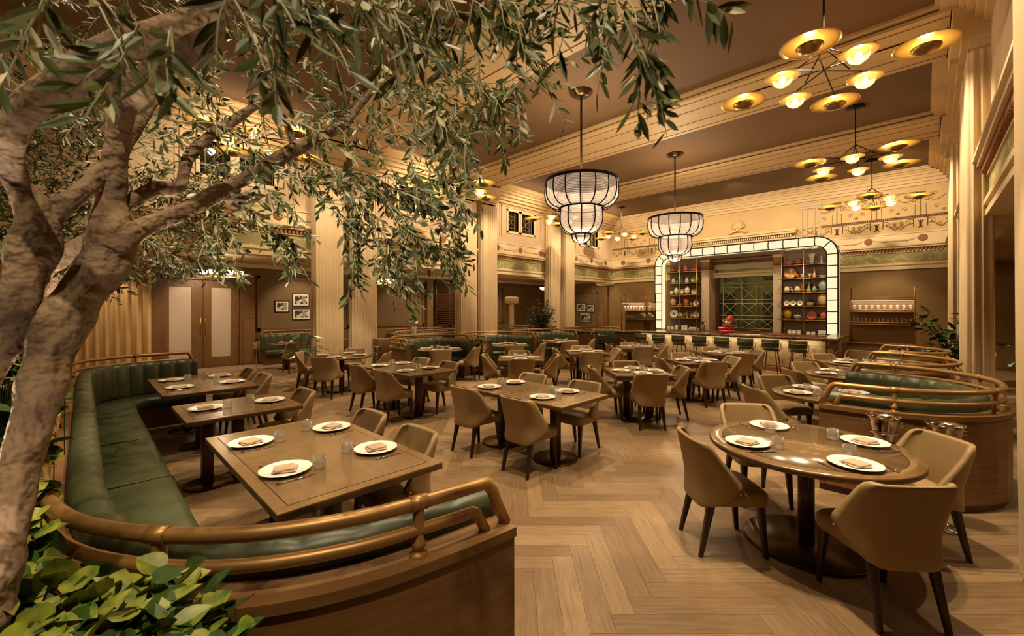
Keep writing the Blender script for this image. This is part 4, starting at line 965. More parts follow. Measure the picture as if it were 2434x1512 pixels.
rowR=[(3.345,[('p','glass_shell',sc_(BOW,1.6),'pinkglass',-3.45,'pink shell-shaped glass vase','vase'),('p','glass_basket',sc_(JG,1),'redglass',-3.16,'crimson glass basket','basket'),('p','glass_vase',sc_(FLR,1),'pale_crystal',-2.78,'flared clear crystal vase','vase'),('p','glass_bottle',sc_(V2,1),'pale_crystal',-2.5,'small clear glass decanter','bottle')]),
 (2.86,[('d','glass_dish',.2,'amber',-3.42,'large amber glass dish'),('p','goblet',sc_(GOB,1),'amber',-3.2,'amber glass goblet','glass'),('p','goblet',sc_(GOB,1),'pale_crystal',-3.06,'ornate clear crystal goblet','glass'),('p','goblet',sc_(GOB,1.1),'pale_crystal',-2.84,'clear crystal candlestick','candlestick'),('p','bottle',sc_(BOT,1),'peach',-2.70,'pale square glass bottle','bottle'),('p','glass_basket',sc_(BOW,1),'pale_crystal',-2.48,'clear glass basket','basket')]),
 (2.37,[('p','pottery_pitcher',sc_(JG,.95),'paleglaze',-3.52,'cream pottery pitcher','jug'),('p','egg_cup',sc_(GOB,.8),'china',-3.36,'small white ceramic cup','cup'),('p','pottery_pitcher',sc_(JG,.95),'paleglaze',-3.2,'twin cream pottery pitcher beside clay pot','jug'),('p','pottery_vase',sc_(FLR,.7,.85),'clay',-3.035,'clay-coloured flared pot','pot'),('p','pottery_vase',sc_(V2,1.5,1.3),'celadon',-2.86,'slim green-grey vase','vase'),('p','pottery_vase',sc_(V1,.75,.7),'celadon',-2.70,'small pale green vase','vase'),('p','pottery_vase',sc_(URN,1.1),'celadon',-2.46,'large grey-green lidded vase','vase')]),
 (1.885,[('d','pierced_plate',.095,'china',-3.53,'pierced white plate, left of three'),('d','pierced_plate',.095,'china',-3.33,'pierced white plate, middle of three'),('d','pierced_plate',.095,'china',-3.13,'pierced white plate, right of three'),('p','planter_pot',sc_(CUP,2,1.4),'potwhite',-2.82,'square grey planter pot with green sprig','pot'),('p','pottery_vase',sc_(URN,1.2),'peach',-2.47,'large peach pottery urn','vase')]),
 (1.40,[('p','pottery_jug',sc_(URN,1.05),'yellowglaze',-3.48,'yellow glazed two-handled jug','jug'),('p','tureen',sc_(BOW,1.2,1.4),'paleglaze',-3.2,'cream lidded tureen','bowl'),('p','bowl',sc_(BOW,.7),'terracotta',-3.04,'small terracotta bowl','bowl'),('d','platter',.15,'terracotta',-2.78,'oval terracotta platter'),('p','pottery_pitcher',sc_(URN,.85,.8),'terracotta',-2.45,'terracotta pitcher','jug')])]
for rows,side in ((rowL,L),(rowR,Rr)):
    for z,its in rows:
        lv={3.345:'top row',2.86:'second row',2.37:'third row',1.885:'fourth row',1.40:'lowest row'}[z]
        for it in its:
            lab='%s on the %s of the %s'%(it[-2] if it[0]=='p' else it[-1],lv,side)
            if it[0]=='p':
                nm=it[1]; h=2 if 'two-handled' in it[5] else 1 if ('jug' in nm or 'pitcher' in nm or 'basket' in nm) else 0
                lid=None; top=it[2][-1]
                if 'lidded' in it[5]: lid=[(top[0]*.95,top[1]),(top[0]*.6,top[1]+.03),(.012,top[1]+.045),(.014,top[1]+.06),(.0005,top[1]+.065)]
                t=pot(nm,it[2],it[3],it[4],z,lab,it[6],handle=h,lid=lid)
                if nm=='fruit_stand':
                    for k in range(5):
                        m=MB(); m.sphere((it[4]+.07*math.cos(k*1.26)*(k>0),17.84+.06*math.sin(k*1.26)*(k>0),z+.2+(.05 if k==0 else 0)),.038); tag(m.build('orange','terracotta'),'orange on the white footed stand, %s'%['at the centre','at right','at back','at left','at front'][k],'orange','oranges on the white stand')
                if nm=='planter_pot':
                    m=MB()
                    for k in range(24):
                        a=rnd.random()*6; l=rnd.uniform(.06,.14); m.tube([(0,0,.12),(l*.5*math.cos(a),l*.5*math.sin(a),.12+l),(l*math.cos(a),l*math.sin(a),.12+l)],[.008,.012,.002],4)
                    m.build('sprig','leaf_green',t)
            else: dish(it[1],it[2],it[3],it[4],z,lab,lob=8 if ('wavy' in it[5] or 'lobed' in it[5] or 'scalloped' in it[5]) else 0,rim='vinedark' if 'painted rim' in it[5] else ('dentil' if 'pierced' in it[5] or 'ring' in it[5] else None))
# white crockery standing on the back counter
m=MB(); m.bbox(-.06,.06,-.05,.05,0,.045,.01); BX=m.mesh('stacked_dish','china')
m=MB(); m.lathe([(.0005,0),(.04,0),(.055,.04),(.057,.06),(.053,.06),(.04,.01)],n=18); CPM=m.mesh('cup','china')
for (xs,n,side) in (((-7.85,-7.7),3,L),((-7.52,),4,L),((-7.25,-7.12),4,L),((-3.42,-3.28,-3.14),3,Rr),((-2.86,-2.72),2,Rr),((-2.52,-2.4),3,Rr)):
    for x in xs:
        if side==L: sti=['far left','second','third','fourth','fifth'][[-7.85,-7.7,-7.52,-7.25,-7.12].index(x)]
        else: sti=['far left','second','third','fourth','fifth','sixth','seventh'][[-3.42,-3.28,-3.14,-2.86,-2.72,-2.52,-2.4].index(x)]
        for k in range(n): tag(ob('serving_dish',BX,None,(x,17.75,.896+k*.0455),0),'white china dish, %s of the %s stack from left, under the %s'%(['bottom','second','third','fourth'][k],sti,side),'dish','white china stacked under the '+side)
for i in range(7): tag(ob('cup',CPM,None,(-6.98+.118*(i%4)+(.059 if i>3 else 0),17.7,.896+(.0 if i<4 else .0612)),0),'white cup, %s of the small pile at right end under left shelves'%ORD[i],'cup','piled white cups')
# things on the bar top
t=thing('meat_slicer','bright red hand-cranked slicing machine on the bar top','slicer',(-4.35,14.0,1.021),.15)
m=MB(); m.bbox(-.2,.2,-.14,.14,.0,.11,.02); m.bbox(-.26,-.02,-.1,.1,.11,.2,.03); m.build('base','red',t)
m=MB(); m.bbox(.02,.13,-.06,.06,.11,.42,.03); m.lathe([(.0005,-.03),(.1,-.03),(.12,0),(.1,.03),(.0005,.03)],n=24,M=Matrix.Translation((.08,0,.43))@Matrix.Rotation(PI/2,4,'X')); m.build('blade_housing','red',t)
m=MB(); m.lathe([(.0005,-.004),(.14,0),(.0005,.004)],n=30,M=Matrix.Translation((.0,-.07,.33))@Matrix.Rotation(PI/2,4,'X')); m.build('blade','silver',t)
m=MB(); m.lathe([(.10,-.006),(.11,0),(.10,.006),(.095,0),(.10,-.006)],n=24,M=Matrix.Translation((.16,.09,.25))@Matrix.Rotation(PI/2,4,'X')); m.tube([(.16,.09,.15),(.16,.09,.35)],.006,6); m.tube([(.06,.09,.25),(.26,.09,.25)],.006,6); m.build('crank_wheel','silver',t)
t=thing('flower_vase','tall bronze vase of white flowers and twigs on the left end of bar','vase',(-6.98,13.95,1.021))
m=MB(); m.lathe([(.0005,0),(.09,0),(.095,.02),(.135,.36),(.14,.38),(.12,.38),(.08,.05)],n=24); m.build('vase','bronze',t)
def bouquet(t,z,n,r,h,twigs=0):
    m=MB(); lf=MB(); fl=MB(); tw=MB()
    for i in range(n*16):
        a=rnd.random()*6.28; e=rnd.uniform(.1,1.45); l=rnd.uniform(.6,1)*r; d=Vector((math.cos(a)*math.cos(e),math.sin(a)*math.cos(e),math.sin(e)*.9)); b=Vector((0,0,z))+d*l; s=d.cross(Vector((0,0,1))).normalized()*.018; tip=b+d*.1+Vector((0,0,-.02*rnd.random()))
        lf.add([b-d*.03,b+d*.04+s,tip,b+d*.04-s],[(0,1,2,3)])
    lf.build('foliage','leaf_green',t)
    for i in range(n):
        a=i*2.4; e=.3+.9*(i/n); rr=r*.85; q=(rr*math.cos(a)*math.cos(e),rr*math.sin(a)*math.cos(e),z+rr*math.sin(e)*.7); f=MB()
        f.lathe([(.045*math.sin(PI*k/8)+.0005,-.04*math.cos(PI*k/8)) for k in range(9)],c=q,n=14,scal=lambda a,r:.12*math.sin(5*a)); f.build('bloom','flower' if i%2 else 'flower_white',t)
    if twigs:
        for i in range(twigs):
            a=rnd.random()*6.28; k=rnd.uniform(.1,.45); p=[Vector((0,0,z))]; 
            for q in range(1,6): p.append(Vector((k*h*.5*q/5*math.cos(a)+rnd.uniform(-.02,.02),k*h*.5*q/5*math.sin(a)+rnd.uniform(-.02,.02),z+h*q/5)))
            tw.tube(p,[.006,.005,.004,.004,.003,.002],4)
            for q in range(2,6): tw.tube([p[q],p[q]+Vector((rnd.uniform(-.08,.08),rnd.uniform(-.08,.08),.08))],.002,4)
        tw.build('twigs','clay',t)
bouquet(t,.46,9,.25,.75,26)
t=thing('flower_vase','glass cylinder vase of yellow-green hydrangeas behind the nearest left booth','vase',(-10.12,6.42,.0))
m=MB(); m.lathe([(.0005,1.0),(.07,1.0),(.075,1.02),(.08,1.3),(.075,1.3),(.07,1.02)],n=20); m.build('vase','pale_crystal',t); bouquet(t,1.36,6,.17,.3)
m=MB()
for i in range(60):
    a=rnd.random()*6.28; k=rnd.random(); c=.03+.1*(1-k); m.tube([(c*.3*math.cos(a),c*.3*math.sin(a),1.4+k*.35),(c*math.cos(a),c*math.sin(a),1.46+k*.42)],[.01,.002],4)
m.build('tall_sprays','leaf_lime',t)
m=MB(); m.bbox(-10.5,-9.98,5.0,12.2,0,1.0,.01) if 0 else m.bbox(-10.42,-10.1,5.35,7.4,0,.998,.01); s_=thing('divider_cabinet','low wooden divider behind the nearest left booth','cabinet'); m.build('body','walnut',s_)
m=MB(); m.bbox(-.09,.12,-.08,.08,0,.1,.02); t=thing('woven_basket','low brown woven basket on the bar top before the window','basket',(-3.62,14.1,1.021)); m.build('body','clay' if 0 else 'walnut',t); m=MB(); m.bbox(-.12,.15,-.1,.1,.1,.12,.008); m.build('rim','walnut_v',t)
t=thing('menu_stack','stack of red-brown menus on the bar, right of the basket','menu',(-3.05,14.05,1.021)); m=MB(); m.bbox(-.22,.22,-.09,.09,0,.03,.004); m.bbox(-.18,.2,-.08,.08,.03,.05,.004); m.build('covers','terracotta' if 0 else 'medallion',t)
t=thing('white_tray','long white tray lying on the bar top','tray',(-3.75,13.62,1.021)); m=MB(); m.bbox(-.42,.42,-.06,.06,0,.02,.004); m.build('tray','china',t)
t=thing('wine_pourer','slim silver pourer standing on the bar left of the right crockery','pourer',(-2.86,14.15,1.021)); m=MB(); m.lathe([(.0005,0),(.035,0),(.02,.03),(.008,.06),(.008,.16),(.02,.19),(.0005,.22)],n=14); m.build('body','silver',t)
t=thing('brush_pot','dark bristled brush in a tan holder between left shelves and window','brush',(-6.42,17.7,.896)); m=MB(); m.bbox(-.07,.07,-.07,.07,0,.22,.01); m.build('holder','tan',t); m=MB()
for i in range(40): a=rnd.random()*6.28; m.tube([(0,0,.2),(.09*math.cos(a)*rnd.random(),.09*math.sin(a)*rnd.random(),.36)],.004,4)
m.build('bristles','leg',t)
# ================================================================ GLASS RACKS
m=MB(); m.lathe([(.0005,0),(.032,0),(.03,.004),(.004,.008),(.004,.075),(.02,.09),(.038,.12),(.04,.16),(.033,.19),(.0325,.19),(.038,.16),(.036,.12),(.018,.092)],n=14); WG=m.mesh('wine_glass','glass')
m=MB(); m.lathe([(.0005,0),(.028,0),(.026,.004),(.004,.01),(.004,.06),(.02,.075),(.026,.17),(.0255,.17),(.019,.078)],n=12); FG=m.mesh('flute_glass','glass')
def rack(x0,x1,y,side):
    t=thing('glassware_station','brass-railed glassware station on wooden cabinet, '+side,'rack',(0,0,0),0,'glassware stations')
    m=MB(); m.bbox(x0-.06,x1+.06,y,y+.45,.0,.82,.01); m.build('cabinet','walnut',t)
    m=MB(); m.box(x0,x1,y-.012,y,.1,.7); m.build('cabinet_door','walnut_v',t)
    m=MB(); m.bbox(x0-.08,x1+.08,y-.03,y+.47,.82,.86,.005); m.build('cabinet_top','walnut_v',t)
    m=MB(); m.box(x0+.02,x1-.02,y+.38,y+.4,.87,2.02); m.build('back_panel','rackpanel',t)
    for x in (x0,x1):
        m=MB(); m.tube([(x,y+.05,.86),(x,y+.05,2.3),(x,y+.1,2.36),(x,y+.32,2.36),(x,y+.37,2.3),(x,y+.37,.86)],.017,8); m.build('brass_post','brassrail',t)
    for z in (1.36,1.7,2.03):
        m=MB()
        for (dz,yy) in ((0,.04),(.06,.04),(0,.37)): m.tube([(x0-.03,y+yy,z+dz),(x1+.03,y+yy,z+dz)],.012,6)
        m.box(x0,x1,y+.05,y+.37,z-.006,z+.002); m.build('shelf','brassrail',t)
    m=MB(); m.box(x0+.02,x1-.02,y+.06,y+.09,2.0,2.012); m.build('light_bar','strip',t)
    for i in range(10):
        tag(ob('wine_glass',WG,None,(x0+.08+i*(x1-x0-.16)/9,y+.2,1.703),0),'stemmed wine glass, %s from left on the upper shelf, station %s'%(ORD[i],side),'glass','wine glasses, '+side)
    for i in range(14):
        tag(ob('flute_glass',FG,None,(x0+.07+i*(x1-x0-.14)/13,y+.2,1.363),0),'slim flute glass, %s from left on the lower shelf, station %s'%(ORD[i],side),'glass','flute glasses, '+side)
    lamp('AREA',((x0+x1)/2,y+.1,1.98),8,WARM,(x1-x0,.05),((x0+x1)/2,y+.25,1),name='shelf_light')
rack(-1.46,-.15,15.0,'right of the bar'); rack(-8.72,-7.42,15.2,'left of the bar')
# ================================================================ LIGHT FIXTURES
def saucer():
    t=thing('saucer_chandelier','brass saucer chandelier','chandelier')
    m=MB(); m.lathe([(.0005,ZC-.002),(.17,ZC-.002),(.17,ZC-.05),(.0005,ZC-.055)],n=28); m.build('canopy','blackmetal',t)
    m=MB(); m.lathe([(.0125,5.35),(.0125,ZC-.05)],n=8); m.build('rod','blackmetal',t)
    m=MB(); zh=5.08
    for k in range(4):
        a=k*PI/2+PI/4; m.tube([(0,0,5.38),(.36*math.cos(a),.36*math.sin(a),zh)],.009,6)
    for k in range(2):
        a=k*PI/2; m.tube([(math.cos(a)*1.0,math.sin(a)*1.0,5.02),(math.cos(a)*.95,math.sin(a)*.95,zh),(-math.cos(a)*.95,-math.sin(a)*.95,zh),(-math.cos(a)*1.0,-math.sin(a)*1.0,5.02)],.009,6)
        a+=PI/4; m.tube([(math.cos(a)*.57,math.sin(a)*.57,4.99),(math.cos(a)*.52,math.sin(a)*.52,zh-.02),(-math.cos(a)*.52,-math.sin(a)*.52,zh-.02),(-math.cos(a)*.57,-math.sin(a)*.57,4.99)],.009,6)
    m.build('arm_frame','blackmetal',t)
    for k in range(4):
        a=k*PI/2; x,y=math.cos(a),math.sin(a)
        m=MB(); m.lathe([(.0005,5.03),(.1,5.02),(.27,4.985),(.31,4.97),(.312,4.966),(.27,4.978),(.1,5.01),(.0005,5.02)],c=(x,y,0),n=36); s=m.build('brass_saucer','gold',t)
        m=MB(); m.lathe([(.14,4.945),(.143,4.94),(.12,4.905),(.07,4.875),(.0005,4.865)],c=(x,y,0),n=28); m.build('bronze_bowl','capbronze',s)
        a+=PI/4; x,y=.57*math.cos(a),.57*math.sin(a)
        m=MB(); m.lathe([(.0005,5.01),(.08,5.0),(.19,4.965),(.205,4.96),(.19,4.958),(.08,4.985),(.0005,4.99)],c=(x,y,0),n=32); s=m.build('brass_saucer','gold',t)
        m=MB(); m.lathe([(.12,4.965),(.122,4.93),(.1,4.87),(.05,4.835),(.0005,4.83)],c=(x,y,0),n=24); m.build('glass_dome','pale_crystal',s)
        m=MB(); m.sphere((x,y,4.92),.035,8,1.4); m.build('bulb','bulb',s)
    return t
SC=Proto(saucer())
for (x,y,rz,l) in ((-.97,7.1,0,'brass saucer chandelier nearest the camera, at top right'),(-1.05,11.8,PI/4,'brass saucer chandelier second along the right side, eight saucers'),(-1.08,16.4,0,'brass saucer chandelier farthest along the right side, before the painted wall'),
                   (-8.94,7.07,0,'brass saucer chandelier hanging by the middle left curtains'),(-9.1,11.8,PI/4,'brass saucer chandelier half hidden behind the nearer crystal chandelier'),(-9.4,16.4,0,'brass saucer chandelier between the two crystal chandeliers'),(-9.0,2.4,.3,'brass saucer chandelier half hidden by the olive branches')):
    SC.put((x,y,0),rz,l,'brass saucer chandeliers')
    for k in range(4):
        a=rz+k*PI/2+PI/4; lamp('POINT',(x+.57*math.cos(a),y+.57*math.sin(a),4.90),15,(1,.80,.5),.04,name='saucer_light')
    for k in range(4):
        a=rz+k*PI/2; lamp('POINT',(x+math.cos(a),y+math.sin(a),4.93),5,(1,.78,.42),.04,name='saucer_light')
def crystal_ch():
    t=thing('crystal_chandelier','tiered crystal chandelier','chandelier')
    m=MB(); m.lathe([(.0005,ZC-.002),(.23,ZC-.002),(.23,ZC-.025),(.17,ZC-.03),(.17,ZC-.075),(.0005,ZC-.08)],n=32); m.build('canopy','bronze',t)
    m=MB(); m.lathe([(.022,4.35),(.022,ZC-.07)],n=10); m.build('rod','leg',t)
    U=[(.715,4.36),(.735,4.2),(.72,4.05),(.66,3.93),(.56,3.86),(.45,3.83)]; Lw=[(.42,3.83),(.435,3.65),(.42,3.5),(.34,3.38),(.2,3.31)]; Bt=[(.18,3.30),(.165,3.22),(.11,3.16),(.0005,3.135)]
    for prof,nm in ((U,'upper_tier'),(Lw,'lower_tier'),(Bt,'bottom_cup')):
        pr=smooth([(r,0,z) for r,z in prof],4); P=[(max(p.x,.0005),p.z) for p in pr]
        m=MB(); m.lathe(P,n=72,scal=lambda a,r:.006*math.sin(36*a)); tier=m.build(nm,'crystal',t)
        nr={'upper_tier':16,'lower_tier':10,'bottom_cup':6}[nm]
        for k in range(nr):
            a=2*PI*(k+.5)/nr; m=MB(); m.tube([((r+.008)*math.cos(a),(r+.008)*math.sin(a),z) for r,z in P],.0135,5); m.build('rib','blackmetal',tier)
    for (r,z,h) in ((.722,4.37,.05),(.45,3.835,.045),(.19,3.305,.03)):
        m=MB(); m.lathe([(r-.02,z-h/2),(r+.02,z-h/2),(r+.02,z+h/2),(r-.02,z+h/2),(r-.02,z-h/2)],n=56); m.build('bronze_band','blackmetal',t)
    return t
CC=Proto(crystal_ch())
for (x,y,l) in ((-4.97,7.09,'tiered crystal chandelier with bronze ribs, the nearer and larger looking'),(-5.05,11.8,'tiered crystal chandelier with bronze ribs, the farther, before the lit arch')):
    CC.put((x,y,0),0,l,'crystal chandeliers')
    lamp('POINT',(x,y,4.6),150,WARM,.25,name='chandelier_light'); lamp('POINT',(x,y,3.0),60,WARM,.2,name='chandelier_light')
    for z in (4.1,3.6): lamp('POINT',(x,y,z),3,WARM,.1,name='chandelier_light')
def ringlamp():
    t=thing('ring_pendant','brass ring pendant','pendant lamp')
    m=MB(); m.lathe([(.0005,3.215),(.07,3.21),(.07,3.19),(.0005,3.185)],n=16); m.lathe([(.006,2.98),(.006,3.19)],n=6); m.build('rod','brass',t)
    m=MB()
    for k in range(4): a=k*PI/2+.4; m.tube([(0,0,2.98),(.4*math.cos(a),.4*math.sin(a),2.66)],.005,5)
    m.lathe([(.40,2.62),(.44,2.62),(.44,2.645),(.40,2.645),(.40,2.62)],n=40); m.build('brass_ring','gold',t)
    for k in range(8):
        a=k*PI/4; m=MB(); m.lathe([(.03,2.65),(.085,2.67),(.1,2.76),(.095,2.76),(.08,2.675)],c=(.42*math.cos(a),.42*math.sin(a),0),n=14); m.build('alabaster_cup','opal',t)
    return t
RG=Proto(ringlamp())
for (x,y,l) in ((-12.9,2.48,'brass ring pendant with alabaster cups in front of the double doors'),(-12.9,6.9,'brass ring pendant with alabaster cups left of the louvred shutters'),(-13.1,11.0,'brass ring pendant glimpsed between the middle left curtains'),(-12.2,15.0,'brass ring pendant above the leafy plant near the end wall')):
    RG.put((x,y,0),.2,l,'brass ring pendants'); lamp('POINT',(x,y,2.85),14,WARM,.1,name='pendant_light')
# ================================================================ FRAMED PHOTOGRAPHS
def picture(x,y,z,w_,h,axis,label,g):
    t=thing('framed_photograph',label,'picture',(x,y,z),R(90) if axis=='x' else 0,g)   # faces -y before turning
    m=MB(); f=.022
    for b in ((-w_/2,w_/2,h/2-f,h/2),(-w_/2,w_/2,-h/2,-h/2+f),(-w_/2,-w_/2+f,-h/2,h/2),(w_/2-f,w_/2,-h/2,h/2)): m.box(b[0],b[1],-.035,0,b[2],b[3])
    m.build('frame','black',t)
    m=MB(); m.box(-w_/2+f,w_/2-f,-.02,-.005,-h/2+f,h/2-f); m.build('mount','white',t)
    m=MB(); m.box(-w_/2+.07,w_/2-.07,-.022,-.019,-h/2+.07,h/2-.07); m.build('print','photo_print',t)
g='framed photographs on the left wall'
def onleft(u,v0_,v1_,u0,u1,label):
    def yy(u):
        r=(u-CX)/F; a=(-math.sin(YAW)+math.cos(YAW)*r); b=(math.cos(YAW)+math.sin(YAW)*r); d=(XW+.03)/a; return b*d,d
    y0_,d0=yy(u0); y1_,d1=yy(u1); d=(d0+d1)/2
    z1=EYE-(v0_-V0)*d/F; z0=EYE-(v1_-V0)*d/F; picture(XW+.014,(y0_+y1_)/2,(z0+z1)/2,abs(y1_-y0_),abs(z1-z0),'x',label,g)
onleft(0,715,742,653,687,'small black-framed photograph, left of the three beside the nearest curtain')
onleft(0,698,728,695,735,'black-framed photograph, upper right of the three beside the nearest curtain')
onleft(0,733,760,695,737,'black-framed photograph, lower right of the three beside the nearest curtain')
onleft(0,716,760,1147,1155,'narrow black-framed picture glimpsed between the middle left curtains')
g='framed photographs on the end wall'
for (u0,u1,v0_,v1_,l) in ((1372,1393,721,740,'upper left'),(1396,1413,724,742,'upper right'),(1379,1405,744,766,'lower')):
    r=((u0+u1)/2-CX)/F; b=(math.cos(YAW)+math.sin(YAW)*r); d=(YB-.02)/b; A_=at(u0,v0_,d); B_=at(u1,v1_,d)
    x0_=(YB-.02)*( -math.sin(YAW)+math.cos(YAW)*(u0-CX)/F)/(math.cos(YAW)+math.sin(YAW)*(u0-CX)/F); x1_=(YB-.02)*( -math.sin(YAW)+math.cos(YAW)*(u1-CX)/F)/(math.cos(YAW)+math.sin(YAW)*(u1-CX)/F)
    picture((x0_+x1_)/2,YB-.016,(A_.z+B_.z)/2,abs(x1_-x0_),abs(A_.z-B_.z),'y','black-framed photograph on the end wall, %s of the three'%l,g)
# ================================================================ PLANTER, OLIVE TREES, IVY
pl=thing('planter_box','long low planter behind the near banquette, filled with ivy','planter',(0,0,0))
poly=[(-1.34,.37),(-1.62,-.02),(-2.15,-.30),(-8.6,-.32),(-8.6,-1.1),(-.95,-1.1),(-.95,.2)]
m=MB(); m.prism(poly[::-1],0,.72); m.build('box','walnut',pl)
cx_=sum(p[0] for p in poly)/7; 
m=MB(); P_=[(p[0],p[1]) for p in resample([(x,y,0) for x,y in poly+[poly[0]]],.06)][:-1]
m.sweep(P_,[(0,.72),(.0,.80),(-.05,.80),(-.05,.72)],-1,closed=True,smooth=False); m.build('rim','blackmetal',pl)
m=MB(); m.prism(poly[::-1],.715,.74); m.build('soil','soil',pl)
def limb(m,pts,n=10,sub=10):
    """pts: (u,v,distance,width in the photo) along a limb"""
    c=[at(u,v,d) for u,v,d,w_ in pts]; r=[w_*d/F/2*.82 for u,v,d,w_ in pts]
    cs=smooth(c,sub); rs=[p.x for p in smooth([(x,0,0) for x in r],sub)]
    for i,p in enumerate(cs):
        rs[i]*=1+.22*noise.noise(p*14)
    m.tube(cs,[max(x,.002) for x in rs],n)
    return cs
tree=thing('olive_tree','big potted olive tree with pale twisting trunks at the left','tree',(-1.35,-.35,.74))
base=Vector((-1.35,-.35,.74))
def rel(m,off): m.v=[(p[0]-off.x,p[1]-off.y,p[2]-off.z) for p in m.v]
m=MB()
LM=[[(-260,1900,.80,160),(-60,1500,.88,140),(25,1200,.95,100),(50,1100,1.0,92),(95,940,1.04,100),(128,815,1.08,112),(165,743,1.12,118),(200,690,1.15,108),(252,622,1.2,118),(268,548,1.24,108),(262,474,1.27,72),(270,400,1.28,64),(282,330,1.28,58),(285,288,1.27,60),(300,230,1.25,80),(380,172,1.22,88),(455,86,1.2,92),(505,29,1.18,90),(600,-60,1.15,80)],
    [(-420,1900,.84,130),(-260,1350,.9,120),(-150,1080,.95,112),(-60,900,1.0,106),(10,790,1.04,102),(44,700,1.06,98),(72,622,1.08,106),(90,548,1.1,98),(85,500,1.1,92),(50,449,1.08,62),(28,400,1.05,60),(20,340,1.0,70),(55,270,.96,88),(150,200,.93,96),(260,125,.92,92),(360,80,.93,74),(450,45,.95,62),(560,0,1.0,54)],
    [(95,540,1.1,66),(138,499,1.13,56),(185,462,1.17,50),(235,420,1.25,48),(280,370,1.33,44),(340,270,1.45,36),(420,160,1.6,30)],
    [(262,600,1.2,90),(310,556,1.24,62),(345,538,1.28,50),(444,499,1.36,44),(518,457,1.44,42),(592,420,1.52,38),(701,355,1.65,36),(759,327,1.72,30),(816,298,1.8,24),(845,262,1.86,20),(883,217,1.94,14),(900,170,2.0,9)],
    [(286,500,1.3,36),(320,475,1.34,42),(370,449,1.4,40),(425,445,1.46,36),(436,415,1.5,32),(449,374,1.54,32),(489,331,1.6,30),(547,293,1.7,28),(604,253,1.8,22),(680,200,1.9,14),(740,150,2.0,8)],
    [(-30,690,1.3,46),(60,655,1.35,46),(130,625,1.4,44),(180,590,1.42,42),(240,550,1.45,40)],
    [(701,352,1.66,26),(690,318,1.66,22),(678,286,1.66,18),(661,252,1.66,16),(645,200,1.66,15),(636,150,1.66,13),(625,90,1.66,9)],
    [(835,290,1.83,14),(836,240,1.85,10),(850,190,1.9,7)],
    [(560,450,1.5,34),(545,480,1.55,22),(590,500,1.7,14),(640,520,1.9,8)],
    [(500,459,1.45,22),(570,470,1.55,24),(602,455,1.62,14)],
    [(190,800,1.3,9),(215,745,1.25,14),(240,705,1.2,18),(255,680,1.2,20)]]
for l in LM: limb(m,l,12 if l[0][3]>60 else 8)
rel(m,base); m.build('trunk','bark',tree)
# leaves: long narrow blades, folded along the midrib
def leaf(vs,fs,mi,p,d,n,L,w_,mat,k=0):
    s=d.cross(n)
    if s.length<1e-4: return
    s=s.normalized(); n=s.cross(d).normalized(); b=len(vs); dr=n*(-.10*L)
    pts=[p,p+d*L*.3+s*w_*.8,p+d*L*.3-n*w_*.18,p+d*L*.3-s*w_*.8,p+d*L*.65+s*w_*.85+dr*.5,p+d*L*.65-n*w_*.18+dr*.5,p+d*L*.65-s*w_*.85+dr*.5,p+d*L+dr]
    vs.extend(pts)
    for f in ((0,2,1),(0,3,2),(1,2,5,4),(2,3,6,5),(4,5,7),(5,6,7)): fs.append(tuple(b+i for i in f)); mi.append(mat)
def rv(): 
    while True:
        v=Vector((rnd.uniform(-1,1),rnd.uniform(-1,1),rnd.uniform(-1,1)))
        if .05<v.length<1: return v.normalized()
def spray(vs,fs,mi,tw,p,d,L,n,lf,lw,droop=.5,pale=.25):
    pts=[p.copy()]; q=p.copy(); dd=d.normalized()
    for i in range(6):
        dd=(dd+Vector((0,0,-droop*.18))+rv()*.13).normalized(); q=q+dd*L/6; pts.append(q.copy())
    if tw is not None: tw.tube(pts,[.0022,.002,.0018,.0016,.0014,.001,.0006],4,False)
    for i in range(n):
        t=(i+.6)/n*6; k=min(5,int(t)); a=pts[k].lerp(pts[k+1],t-k); ax=(pts[k+1]-pts[k]).normalized()
        sd=rv(); sd=(sd-ax*sd.dot(ax)).normalized(); dirn=(sd*.75+ax*.7+Vector((0,0,-.15))).normalized()
        leaf(vs,fs,mi,a,dirn,rv(),lf*rnd.uniform(.65,1.15),lw*rnd.uniform(.75,1.15),1 if rnd.random()<pale else 0)
    return pts
def leafmesh(name,vs,fs,mi,mats,parent,off):
    me=bpy.data.meshes.new(name); me.from_pydata([tuple(v-off) for v in vs],[],fs)
    for m_ in mats: me.materials.append(MATS[m_])
    me.polygons.foreach_set('material_index',mi); me.update(); return ob(name,me,parent)
vs=[];fs=[];mi=[]; tw=MB(); OL=[]
def inside(u,v,E): return any(((u-a)/c)**2+((v-b)/d)**2<1 for a,b,c,d in E)
EL=[(560,60,600,110),(640,190,420,150),(800,400,250,100),(620,510,130,70),(900,500,120,50),(1020,230,230,110),(560,400,180,120),(420,250,200,150),(1180,180,120,90),(150,120,200,140),(1130,60,160,70),(930,610,110,50),(1010,400,120,90)]
GAP=[(1060,90,110,70),(1190,110,60,50),(590,300,60,40),(420,330,60,40),(720,560,60,30)]
cnt=0
while cnt<360:
    u=rnd.uniform(-20,1280); v=rnd.uniform(-80,680)
    if not inside(u,v,EL) or (inside(u,v,GAP) and rnd.random()<.8): continue
    d=rnd.uniform(1.35,2.3) if u<900 else rnd.uniform(1.2,2.1)
    if u<330 and v>150: d=rnd.uniform(1.5,2.4)
    p=at(u,v,d); a=rnd.uniform(-1.2,1.2); 
    di=Vector((rnd.uniform(-.6,1),rnd.uniform(-.4,1),rnd.uniform(-.7,.4)))
    pts=spray(vs,fs,mi,tw,p,di,rnd.uniform(.13,.24),rnd.randint(10,14),.055,.0075)
    if rnd.random()<.16: OL.append((pts[rnd.randint(1,5)],.0085))
    cnt+=1
